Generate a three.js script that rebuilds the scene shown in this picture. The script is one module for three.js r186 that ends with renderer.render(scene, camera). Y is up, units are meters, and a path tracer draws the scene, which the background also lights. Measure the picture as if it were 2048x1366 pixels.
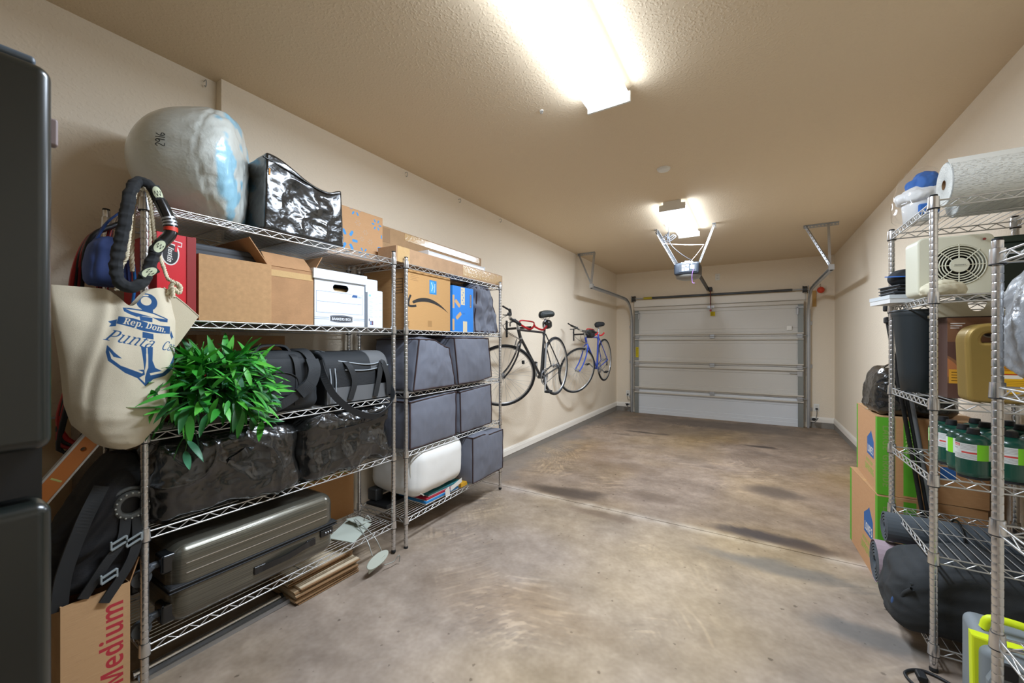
import * as THREE from 'three';
import { RoundedBoxGeometry } from 'three/addons/geometries/RoundedBoxGeometry.js';
import { mergeGeometries } from 'three/addons/utils/BufferGeometryUtils.js';
import { ImprovedNoise } from 'three/addons/math/ImprovedNoise.js';
import { RectAreaLightUniformsLib } from 'three/addons/lights/RectAreaLightUniformsLib.js';

// ───────── camera, lights, exposure ─────────
// x to the right wall, y up, z towards the viewer; the garage runs away along -z (D = -z).
const scene = new THREE.Scene();
scene.background = new THREE.Color(0x000000);
const camera = new THREE.PerspectiveCamera(2 * Math.atan(683 / 796) * 180 / Math.PI, 2048 / 1366, 0.05, 60);
camera.position.set(0, 1.32, 0);
camera.rotation.y = Math.atan(486 / 796);
camera.setViewOffset(2048, 1366, 0, -3, 2048, 1366);
camera.focus = 2.6;
camera.userData.fStop = 5;
const renderer = new THREE.WebGLRenderer({ antialias: true });
renderer.toneMapping = THREE.LinearToneMapping;
renderer.toneMappingExposure = 2.36;
renderer.shadowMap.enabled = true;
RectAreaLightUniformsLib.init();

const CEIL = 2.724, WL = -2.42, WR = 1.08, DF = 8.07, DN = -1.7;
const LIGHT = { down: 44, side: 8, glow: 1.5, color: 0xe0eeff };
const FIXTURES = [[-0.70, 1.59], [-0.70, 4.775]];         // x, D of the two ceiling lights
const floorY = (D) => 0.019 - 0.009 * D;

// one soft light under each lens and one along each long side of it
for (const [x, D] of FIXTURES) {
  const down = new THREE.RectAreaLight(LIGHT.color, LIGHT.down, 0.2, 1.16);
  down.position.set(x, CEIL - 0.094, -D); down.rotation.x = -Math.PI / 2; scene.add(down);
  for (const s of [-1, 1]) {
    const side = new THREE.RectAreaLight(LIGHT.color, LIGHT.side, 1.16, 0.045);
    side.position.set(x + s * 0.128, CEIL - 0.062, -D); side.rotation.y = -s * Math.PI / 2; scene.add(side);
  }
}

// ───────── helpers ─────────
const PI = Math.PI, V = (x, y, z) => new THREE.Vector3(x, y, z);
const pn = new ImprovedNoise();
const n3 = (x, y, z) => pn.noise(x + 91.7, y + 37.3, z + 53.1);
const fbm = (x, y, z, o = 3) => { let a = 0, w = 1, t = 0; for (let i = 0; i < o; i++) { a += w * n3(x, y, z); t += w; w *= 0.5; x *= 2.03; y *= 2.03; z *= 2.03; } return a / t; };
const ridge = (x, y, z, o = 3) => { let a = 0, w = 1, t = 0; for (let i = 0; i < o; i++) { a += w * (1 - 2 * Math.abs(n3(x, y, z))); t += w; w *= 0.5; x *= 2.1; y *= 2.1; z *= 2.1; } return a / t; };
let rs = 12345; const rnd = () => { rs = (rs * 1664525 + 1013904223) >>> 0; return rs / 4294967296; };
const rr = (a, b) => a + (b - a) * rnd();
const clamp = (x, a = 0, b = 1) => Math.min(b, Math.max(a, x));
const sm = (a, b, x) => { const t = clamp((x - a) / (b - a)); return t * t * (3 - 2 * t); };

const taken = new Map();
const numbered = (n) => { const k = taken.get(n) ?? 0; taken.set(n, k + 1); return k ? `${n}_${String(k).padStart(3, '0')}` : n; };
function thing(name, label, category, pos = [0, 0, 0], turn = 0, group) {
  const o = new THREE.Group(); o.name = numbered(name); scene.add(o);
  o.position.set(...pos); o.rotation.y = turn; o.userData = { label, category };
  if (group) o.userData.group = group;
  return o;
}
function part(name, g, m, parent, label) {
  const geo = Array.isArray(g) ? merge(g) : g;
  const o = new THREE.Mesh(geo, m); o.name = name; o.castShadow = o.receiveShadow = true; parent.add(o);
  if (label) o.userData.label = label;
  return o;
}
function struct(name, g, m, parent = scene) { const o = part(name, g, m, parent); if (parent === scene) o.userData.kind = 'structure'; return o; }
function merge(list) {
  const flat = list.map((g) => { const c = g.index ? g.toNonIndexed() : g.clone(); for (const k of Object.keys(c.attributes)) if (!['position', 'normal', 'uv'].includes(k)) c.deleteAttribute(k); c.clearGroups(); return c; });
  return mergeGeometries(flat, false);
}
const tf = (g, [x, y, z] = [0, 0, 0], [a, b, c] = [0, 0, 0]) => { g.applyMatrix4(new THREE.Matrix4().compose(V(x, y, z), new THREE.Quaternion().setFromEuler(new THREE.Euler(a, b, c)), V(1, 1, 1))); return g; };
// metre uv from the face each vertex belongs to
function boxUV(g) {
  if (g.index) g = g.toNonIndexed();
  const p = g.attributes.position, uv = new Float32Array(p.count * 2), a = V(), b = V(), c = V(), n = V();
  for (let i = 0; i < p.count; i += 3) {
    a.fromBufferAttribute(p, i); b.fromBufferAttribute(p, i + 1); c.fromBufferAttribute(p, i + 2);
    n.subVectors(b, a).cross(c.clone().sub(a));
    const x = Math.abs(n.x), y = Math.abs(n.y), z = Math.abs(n.z);
    [a, b, c].forEach((v, k) => { const [s, t] = x > y && x > z ? [v.z, v.y] : y > z ? [v.x, v.z] : [v.x, v.y]; uv[(i + k) * 2] = s; uv[(i + k) * 2 + 1] = t; });
  }
  g.setAttribute('uv', new THREE.BufferAttribute(uv, 2));
  return g;
}
const box = (w, h, d, x = 0, y = 0, z = 0, r = [0, 0, 0]) => boxUV(tf(new THREE.BoxGeometry(w, h, d), [x, y, z], r));
const rbox = (w, h, d, rad, x = 0, y = 0, z = 0, r = [0, 0, 0], seg = 3) => tf(new RoundedBoxGeometry(w, h, d, seg, rad), [x, y, z], r);
const cyl = (r0, r1, h, seg = 16, pos = [0, 0, 0], rot = [0, 0, 0]) => tf(new THREE.CylinderGeometry(r0, r1, h, seg), pos, rot);
function rod(a, b, r, seg = 6, open = true, r2 = r) {
  const A = V(...a), B = V(...b), d = B.clone().sub(A), g = new THREE.CylinderGeometry(r2, r, d.length(), seg, 1, open);
  g.applyQuaternion(new THREE.Quaternion().setFromUnitVectors(V(0, 1, 0), d.clone().normalize()));
  const m = A.add(B).multiplyScalar(0.5); return g.translate(m.x, m.y, m.z);
}
const curve = (pts, closed = false, tension = 0.5) => new THREE.CatmullRomCurve3(pts.map((p) => V(...p)), closed, 'catmullrom', tension);
const tube = (pts, r, n = 32, seg = 6, closed = false) => new THREE.TubeGeometry(curve(pts, closed), n, r, seg, closed);
const lathe = (pts, seg = 24) => new THREE.LatheGeometry(pts.map(([x, y]) => new THREE.Vector2(x, y)), seg);
const poly = (pts) => { const s = new THREE.Shape(); pts.forEach(([x, y], i) => (i ? s.lineTo(x, y) : s.moveTo(x, y))); s.closePath(); return s; };
const extr = (shape, depth, bevel = 0, holes = []) => { holes.forEach((h) => shape.holes.push(h)); return new THREE.ExtrudeGeometry(shape, { depth, bevelEnabled: bevel > 0, bevelSize: bevel, bevelThickness: bevel, bevelSegments: 2, curveSegments: 14 }); };
// flat ribbon of cloth along a path: width across `side`, a little thick
function strap(pts, w, t, side = [0, 0, 1], n = 40) {
  const c = curve(pts), S = V(...side).normalize(), pos = [], idx = [];
  for (let i = 0; i <= n; i++) {
    const p = c.getPoint(i / n), T = c.getTangent(i / n), s = S.clone().addScaledVector(T, -S.dot(T)).normalize(), N = T.clone().cross(s).normalize();
    for (const [a, b] of [[-1, -1], [1, -1], [1, 1], [-1, 1]]) { const q = p.clone().addScaledVector(s, a * w / 2).addScaledVector(N, b * t / 2); pos.push(q.x, q.y, q.z); }
    if (i) for (let k = 0; k < 4; k++) { const o = (i - 1) * 4, l = (k + 1) % 4; idx.push(o + k, o + l, o + 4 + k, o + l, o + 4 + l, o + 4 + k); }
  }
  const e = n * 4; idx.push(0, 2, 1, 0, 3, 2, e, e + 1, e + 2, e, e + 2, e + 3);
  let g = new THREE.BufferGeometry(); g.setAttribute('position', new THREE.Float32BufferAttribute(pos, 3)); g.setIndex(idx);
  g = g.toNonIndexed(); g.computeVertexNormals(); return boxUV(g);
}
function smooth(g) {           // shared normals where vertices meet, uv kept
  if (!g.index) g.computeVertexNormals(); else g.computeVertexNormals();
  const p = g.attributes.position, n = g.attributes.normal, m = new Map();
  const key = (i) => `${Math.round(p.getX(i) * 2e4)},${Math.round(p.getY(i) * 2e4)},${Math.round(p.getZ(i) * 2e4)}`;
  for (let i = 0; i < p.count; i++) { const k = key(i), v = m.get(k) ?? [0, 0, 0]; v[0] += n.getX(i); v[1] += n.getY(i); v[2] += n.getZ(i); m.set(k, v); }
  for (let i = 0; i < p.count; i++) { const v = m.get(key(i)), l = Math.hypot(...v) || 1; n.setXYZ(i, v[0] / l, v[1] / l, v[2] / l); }
  return g;
}
// a box of cloth or plastic: rounded, bulged and moved by fn(p, normal, unit coords), base at y = 0
function soft(w, h, d, { r = 0.03, seg = 22, bulge = 0.02, fn, ffd } = {}) {
  const nx = Math.max(4, Math.round(seg * w / Math.max(w, h, d))), ny = Math.max(4, Math.round(seg * h / Math.max(w, h, d))), nz = Math.max(4, Math.round(seg * d / Math.max(w, h, d)));
  const g = new THREE.BoxGeometry(w, h, d, nx, ny, nz), p = g.attributes.position, uv = g.attributes.uv, nn = g.attributes.normal, v = V(), inner = V();
  for (let i = 0; i < p.count; i++) {
    v.fromBufferAttribute(p, i);
    const u = [2 * v.x / w, 2 * v.y / h, 2 * v.z / d];
    inner.set(clamp(v.x, -w / 2 + r, w / 2 - r), clamp(v.y, -h / 2 + r, h / 2 - r), clamp(v.z, -d / 2 + r, d / 2 - r));
    const o = v.clone().sub(inner), l = o.length();
    const nrm = l > 1e-6 ? o.clone().normalize() : V(nn.getX(i), nn.getY(i), nn.getZ(i));
    if (l > 1e-6) v.copy(inner).addScaledVector(nrm, Math.min(l, r));
    const f = (a) => 1 - a * a;
    const ax = Math.abs(nrm.x), ay = Math.abs(nrm.y), az = Math.abs(nrm.z);
    v.addScaledVector(nrm, bulge * (ax * f(u[1]) * f(u[2]) + ay * f(u[0]) * f(u[2]) * (u[1] < 0 ? 0.1 : 1) + az * f(u[0]) * f(u[1])));
    v.y += h / 2;
    if (fn) { const k = fn(v, nrm, u); v.addScaledVector(nrm, v.y < 0.004 ? Math.min(0, k) : k); }
    if (ffd) ffd(v, u);
    p.setXYZ(i, v.x, v.y, v.z);
    const dims = ax > 0.5 ? [d, h] : ay > 0.5 ? [w, d] : [w, h];
    uv.setXY(i, uv.getX(i) * dims[0], uv.getY(i) * dims[1]);
  }
  return smooth(g);
}

// ───────── textures and materials ─────────
function dataTex(w, h, fn, srgb = false) {
  const d = new Uint8Array(w * h * 4);
  for (let y = 0, i = 0; y < h; y++) for (let x = 0; x < w; x++, i += 4) { const c = fn(x / w, y / h); d[i] = clamp(c[0], 0, 255); d[i + 1] = clamp(c[1] ?? c[0], 0, 255); d[i + 2] = clamp(c[2] ?? c[0], 0, 255); d[i + 3] = 255; }
  const t = new THREE.DataTexture(d, w, h, THREE.RGBAFormat); t.wrapS = t.wrapT = THREE.RepeatWrapping; t.magFilter = THREE.LinearFilter; t.minFilter = THREE.LinearMipmapLinearFilter; t.generateMipmaps = true;
  if (srgb) t.colorSpace = THREE.SRGBColorSpace; t.needsUpdate = true; return t;
}
const tile = (f, x, y, s) => {    // blends a noise field so that it repeats at 1
  const a = x, b = y, w = (q) => q * q * (3 - 2 * q);
  return (f(a * s, b * s) * (1 - w(a)) + f((a - 1) * s, b * s) * w(a)) * (1 - w(b)) + (f(a * s, (b - 1) * s) * (1 - w(a)) + f((a - 1) * s, (b - 1) * s) * w(a)) * w(b);
};
const rep = (t, u, v = u) => { const c = t.clone(); c.repeat.set(u, v); c.needsUpdate = true; return c; };
const T = {
  peel: dataTex(512, 512, (x, y) => { const a = tile((p, q) => n3(p, q, 1.3), x, y, 34), b = tile((p, q) => n3(p, q, 7.1), x, y, 80); return [128 + 150 * sm(0.02, 0.3, a) + 60 * b - 30]; }),
  fine: dataTex(256, 256, (x, y) => [128 + 110 * tile((p, q) => n3(p, q, 3.7), x, y, 60) + 60 * tile((p, q) => n3(p, q, 9.2), x, y, 110)]),
  weave: dataTex(128, 128, (x, y) => [128 + 70 * Math.sin(x * 2 * PI * 16) * Math.cos(y * 2 * PI * 16) + 60 * tile((p, q) => n3(p, q, 2.2), x, y, 20)]),
  crinkle: dataTex(512, 512, (x, y) => [40 + 170 * Math.pow(clamp(0.5 + 0.5 * tile((p, q) => ridge(p, q, 4.4, 3), x, y, 9)), 1.5)]),
  brush: dataTex(512, 256, (x, y) => [128 + 90 * tile((p, q) => n3(p * 0.35, q * 26, 6.1), x, y, 6) + 40 * tile((p, q) => n3(p * 0.5, q * 60, 1.1), x, y, 6)]),
  card: dataTex(512, 512, (x, y) => { const a = tile((p, q) => fbm(p, q, 2.5, 3), x, y, 8), b = tile((p, q) => n3(p, q * 3, 8.5), x, y, 60); return [236 + 24 * a + 9 * b, 234 + 24 * a + 9 * b, 232 + 26 * a + 9 * b]; }, true),
  ribs: dataTex(64, 8, (x) => [128 + 120 * Math.sin(x * 2 * PI * 2)]),
  mesh: dataTex(128, 128, (x, y) => { const q = (Math.floor(y * 16) % 2) * 0.5, a = ((x * 16 + q) % 1) - 0.5, b = ((y * 16) % 1) - 0.5; return [a * a + b * b < 0.09 ? 20 : 220]; }),
};
const mat = (color, roughness = 0.6, extra = {}) => new THREE.MeshPhysicalMaterial({ color, roughness, ...extra });
const M = {
  wall: mat(0xecdec8, 0.85, { bumpMap: rep(T.peel, 2.2), bumpScale: 0.0011 }),
  ceiling: mat(0xe2ceb0, 0.9, { bumpMap: rep(T.peel, 2.6), bumpScale: 0.0012 }),
  trim: mat(0xf0e9dd, 0.55),
  curb: mat(0x8d867c, 0.95, { bumpMap: rep(T.fine, 3), bumpScale: 0.003 }),
  chrome: mat(0xd8d8d8, 0.26, { metalness: 0.95 }),
  wire: mat(0xd2d2d0, 0.34, { metalness: 0.85 }),
  galv: mat(0xb4b6b8, 0.42, { metalness: 0.8, bumpMap: rep(T.fine, 5), bumpScale: 0.0002 }),
  darksteel: mat(0x55585a, 0.45, { metalness: 0.75 }),
  black: mat(0x17181a, 0.55),
  rubber: mat(0x1b1c1d, 0.8),
  blackgloss: mat(0x121416, 0.22, { clearcoat: 0.4, clearcoatRoughness: 0.2 }),
  white: mat(0xe6e6e4, 0.5),
  plate: mat(0xe9e7e0, 0.4),
  cardIn: mat(0x9a7650, 0.9, { map: rep(T.card, 2) }),
  card: mat(0xc49a6c, 0.85, { map: rep(T.card, 2) }),
  card2: mat(0xb98d63, 0.85, { map: rep(T.card, 2) }),
  tape: mat(0xc8a573, 0.18, { clearcoat: 0.6, clearcoatRoughness: 0.15, bumpMap: rep(T.crinkle, 5), bumpScale: 0.002 }),
  greyFabric: mat(0x6c6f7a, 0.62, { bumpMap: rep(T.weave, 18), bumpScale: 0.0006, sheen: 0.3, sheenColor: new THREE.Color(0x9098a8) }),
  piping: mat(0x35211f, 0.7),
  nylon: mat(0x1f2225, 0.7, { bumpMap: rep(T.weave, 20), bumpScale: 0.0006, sheen: 0.25, sheenColor: new THREE.Color(0x6a7478) }),
  nylonGrey: mat(0x646566, 0.75, { bumpMap: rep(T.weave, 20), bumpScale: 0.0006 }),
  tarp: mat(0x191918, 0.26, { bumpMap: rep(T.crinkle, 1.7), bumpScale: 0.008, clearcoat: 0.9, clearcoatRoughness: 0.1 }),
  strapBlack: mat(0x222426, 0.65, { bumpMap: rep(T.weave, 40), bumpScale: 0.0004 }),
  red: mat(0xc8101c, 0.5),
};
function canvasTex(w, h, draw) {
  const c = document.createElement('canvas'); c.width = w; c.height = h; const x = c.getContext('2d'); draw(x, w, h);
  const t = new THREE.CanvasTexture(c); t.colorSpace = THREE.SRGBColorSpace; t.anisotropy = 4; return t;
}
// a printed flat sheet's material: the print fills the 0..1 uv of one face
const printMat = (w, h, draw, rough = 0.75, extra = {}) => new THREE.MeshPhysicalMaterial({ map: canvasTex(w, h, draw), roughness: rough, ...extra });
const cardNoise = (x, w, h, base) => { x.fillStyle = base; x.fillRect(0, 0, w, h); for (let i = 0; i < 900; i++) { x.fillStyle = `rgba(${rnd() < 0.5 ? '90,60,30' : '255,235,200'},${0.02 + 0.04 * rnd()})`; x.fillRect(rnd() * w, rnd() * h, 10 + rnd() * 40, 1 + rnd() * 2); } };
// box with printed faces; faces: {px,nx,py,ny,pz,nz} materials, base at y = 0
function printedBox(w, h, d, base, faces = {}) {
  const g = new THREE.BoxGeometry(w, h, d); g.translate(0, h / 2, 0);
  const order = ['px', 'nx', 'py', 'ny', 'pz', 'nz'];
  return [g, order.map((k) => faces[k] ?? base)];
}
function cardboardBox(name, label, w, h, d, pos, turn, { base = M.card, faces = {}, flaps = true, tape = true, group } = {}) {
  const t = thing(name, label, 'box', pos, turn, group);
  const [g, m] = printedBox(w, h, d, base, faces);
  part('body', g, m, t);
  if (flaps) for (const s of [-1, 1]) part('flap', box(w, 0.004, d / 2 - 0.0015, 0, h + 0.002, s * (d / 4 + 0.0008)), base, t);
  if (tape) part('tape', box(w + 0.002, 0.0008, 0.05, 0, h + 0.0046, 0), M.tape, t);
  return t;
}
const textFit = (x, s, cx, cy, maxW, px, font = 'bold', fam = 'sans-serif') => { x.font = `${font} ${px}px ${fam}`; const m = x.measureText(s).width; x.save(); x.translate(cx, cy); x.scale(maxW / m, 1); x.textAlign = 'center'; x.textBaseline = 'middle'; x.fillText(s, 0, 0); x.restore(); };
// ───────── the room ─────────
{ // concrete: trowel swirls, tyre and oil stains, pale dust along the joint; x -2.6..1.2 over u, D -1.8..8.2 over v
  const stains = [[-1.5, 3.27, 0.34, 0.13, 0.85, 62, 48, 36], [-1.3, 3.36, 0.2, 0.09, 0.6, 66, 52, 40], [0.05, 3.24, 0.36, 0.1, 0.95, 58, 46, 38], [0.26, 3.2, 0.2, 0.08, 0.6, 70, 52, 38], [0.15, 4.28, 0.24, 0.2, 0.62, 74, 62, 52],
    [-1.42, 6.2, 0.33, 0.07, 0.8, 66, 56, 46], [-1.6, 5.9, 0.25, 0.08, 0.4, 80, 68, 56], [0.06, 6.13, 0.26, 0.07, 0.85, 62, 52, 44], [0.05, 5.75, 0.2, 0.12, 0.35, 84, 72, 62], [-1.05, 2.98, 0.32, 0.07, 0.5, 96, 74, 54], [-0.74, 3.58, 0.28, 0.14, 0.45, 98, 78, 58],
    [0.1, 2.82, 0.42, 0.1, 0.55, 98, 98, 94], [0.42, 2.36, 0.26, 0.1, 0.6, 92, 94, 92], [-1.2, 4.3, 0.36, 0.2, 0.4, 106, 84, 60], [-1.7, 4.7, 0.4, 0.6, 0.25, 128, 96, 62], [0.6, 4.6, 0.3, 0.6, 0.3, 126, 98, 66], [-0.4, 7.4, 1.7, 0.5, 0.6, 96, 86, 76], [-1.2, 6.6, 0.9, 0.5, 0.4, 104, 90, 76], [0.4, 6.7, 0.7, 0.5, 0.4, 106, 92, 78], [-0.5, 5.4, 0.9, 0.4, 0.3, 116, 98, 80], [-0.6, 4.9, 0.3, 0.25, 0.25, 92, 80, 68],
    [-1.2, 1.7, 0.5, 0.25, 0.22, 150, 118, 80], [-0.9, 1.75, 0.4, 0.2, 0.2, 156, 124, 84]];
  const W = 1024, H = 2048;
  const height = new Uint8Array(W * H * 4);
  const tex = dataTex(W, H, (u, v) => {
    const x = -2.6 + 3.8 * u, D = -1.8 + 10 * v;
    const a = fbm(x * 0.9, D * 0.9, 1.5, 4), b = fbm(x * 4.2, D * 4.2, 6.2, 4), c = n3(x * 60, D * 60, 3.3);
    let st = 0, st2 = 0;                                                        // broom and trowel strokes in a few directions, in patches
    for (let k = 0; k < 4; k++) { const an = [0.35, -0.6, 1.2, 0.9][k] + 0.35 * n3(x * 0.7, D * 0.7, 80 + k), cs = Math.cos(an), sn = Math.sin(an), m = sm(0.05, 0.3, n3(x * 1.15, D * 1.15, 60 + 9 * k)), bend = 0.06 * n3(x * 2.2, D * 2.2, 90 + k); st += m * n3((x * cs + D * sn) * 4.5, (D * cs - x * sn + bend) * 34, 8 + k); st2 += m * n3((x * cs + D * sn) * 8, (D * cs - x * sn + bend) * 52, 2 + k); }
    st += 0.3 * n3(x * 10, D * 10, 5.5);
    const mask = sm(-0.05, 0.35, fbm(x * 1.1, D * 1.1, 41.0, 2));
    const d4 = fbm(x * 13, D * 13, 71.0, 3); let r = 176 + 30 * a + 34 * b + 20 * d4 + 8 * c, g = 156 + 28 * a + 32 * b + 20 * d4 + 8 * c, bl = 131 + 24 * a + 29 * b + 19 * d4 + 8 * c;
    const warm = Math.max(-0.1, fbm(x * 0.7 + 9, D * 0.7, 17.0, 3)); r += 16 * warm; g += 3 * warm; bl -= 34 * warm;
    const s = mask * (24 * sm(0.08, 0.4, st) - 14 * sm(0.1, 0.5, st2)); r += s * 1.15; g += s; bl += s * 0.75;
    if (n3(x * 34, D * 34, 77) > 0.66) { r -= 46; g -= 44; bl -= 40; }
    const far = sm(3.1, 3.2, D); r -= 13 * far; g -= 16 * far; bl -= 18 * far;
    
    for (const [sx, sd, w, h, k, cr, cg, cb] of stains) {
      const e = Math.hypot((x - sx + 0.10 * b + 0.12 * a) / w, (D - sd + 0.05 * b) / h), q = k * (1 - sm(0.35, 1.2, e + 0.35 * b + 0.12 * st)); if (q > 0) { r += (cr + 14 - r) * q; g += (cg + 12 - g) * q; bl += (cb + 10 - bl) * q; }
    }
    const jd = Math.abs(D - 3.11 + 0.02 * b), dust = sm(0.10, 0.0, jd + 0.05 * b) * sm(-0.3, 0.3, b + 0.5 * a + 0.15); r += 34 * dust; g += 38 * dust; bl += 42 * dust;
    const edge = sm(0.45, 0.0, x + 2.42 + 0.5 * a + 0.4 * b) * sm(2.4, 3.4, D); r += (150 - r) * 0.5 * edge; g += (144 - g) * 0.5 * edge; bl += (136 - bl) * 0.5 * edge;
    const i = (Math.floor(v * H) * W + Math.floor(u * W)) * 4; height[i] = height[i + 1] = height[i + 2] = 128 + 60 * b + 40 * mask * st + 20 * c; height[i + 3] = 255;
    return [r, g, bl];
  }, true);
  const bump = new THREE.DataTexture(height, W, H, THREE.RGBAFormat); bump.magFilter = THREE.LinearFilter; bump.needsUpdate = true;
  M.floor = mat(0xe4e5ec, 0.62, { map: tex, bumpMap: bump, bumpScale: 0.0035 });
  const slab = (D0, D1, y = 0) => {
    const g = new THREE.BoxGeometry(WR - WL + 0.3, 0.12, D1 - D0), p = g.attributes.position, uv = g.attributes.uv;
    for (let i = 0; i < p.count; i++) {
      const x = p.getX(i) + (WL + WR) / 2, D = (D0 + D1) / 2 - p.getZ(i);
      p.setXYZ(i, x, floorY(D) + p.getY(i) - 0.06 + y, -D); uv.setXY(i, (x + 2.6) / 3.8, (D + 1.8) / 10);
    }
    g.computeVertexNormals(); return g;
  };
  const fl = struct('floor', [slab(DN - 0.1, 3.106), slab(3.114, DF + 0.1), slab(3.1, 3.12, -0.012)], M.floor);
  fl.userData.label = 'tan troweled concrete slab with dark oil stains and a control joint';
}
const wallBox = (x0, x1, y0, y1, D0, D1) => box(Math.abs(x1 - x0), y1 - y0, D1 - D0, (x0 + x1) / 2, (y0 + y1) / 2, -(D0 + D1) / 2);
struct('ceiling', [box(WR - WL + 0.4, 0.12, DF - DN + 0.3, (WL + WR) / 2, CEIL + 0.06, -(DF + DN) / 2)], M.ceiling);
const BASE = 0.1;
struct('wall_left', [wallBox(WL - 0.15, WL, -0.12, CEIL, 1.0, DF + 0.1), wallBox(WL - 0.25, WL - 0.06, -0.12, CEIL, DN - 0.1, 1.0)], M.wall);
struct('wall_right', wallBox(WR, WR + 0.12, -0.12, CEIL, DN - 0.1, DF + 0.1), M.wall);
struct('wall_near', wallBox(WL - 0.2, WR + 0.1, -0.12, CEIL, DN - 0.1, DN), M.wall);
struct('wall_far', [wallBox(WL - 0.1, -2.0, -0.2, CEIL, DF, DF + 0.12), wallBox(0.66, WR + 0.1, -0.2, CEIL, DF, DF + 0.12), wallBox(-2.0, 0.66, 2.0, CEIL, DF, DF + 0.12)], M.wall);

// skirting boards over a strip of bare concrete stem wall
const skirt = (x0, D0, x1, D1, top, side) => {
  const A = V(x0, 0, -D0), B = V(x1, 0, -D1), len = A.distanceTo(B), g = extr(poly([[0, 0], [0.014, 0], [0.014, 0.055], [0.011, 0.064], [0.011, 0.07], [0.006, 0.078], [0.004, 0.086], [0, 0.086]]), len);
  const dir = B.clone().sub(A).normalize(), m = new THREE.Matrix4().makeBasis(V(...side), V(0, 1, 0), dir); m.setPosition(A.x, top - 0.086, A.z);
  return boxUV(g.applyMatrix4(m));
};
struct('baseboard_left', [skirt(WL, DF, WL, 1.59, 0.125, [1, 0, 0])], M.trim);
struct('baseboard_right', [skirt(WR, DN, WR, DF, 0.125, [-1, 0, 0])], M.trim);
struct('baseboard_far', [skirt(-2.1, DF, WL, DF, 0.125, [0, 0, 1]), skirt(WR, DF, 0.76, DF, 0.125, [0, 0, 1])], M.trim);
struct('trim_1', [wallBox(WL, WL + 0.008, -0.11, 0.042, 1.59, DF), wallBox(WR - 0.008, WR, -0.11, 0.042, DN, DF), wallBox(WL, -2.1, -0.11, 0.042, DF - 0.008, DF), wallBox(0.76, WR, -0.11, 0.042, DF - 0.008, DF)], M.curb).userData.label = 'bare concrete stem wall strip under the skirting';
struct('trim_2', wallBox(-2.06, 0.72, 2.03, 2.165, DF - 0.03, DF), M.trim).userData.label = 'pale header board above the garage door';

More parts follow.
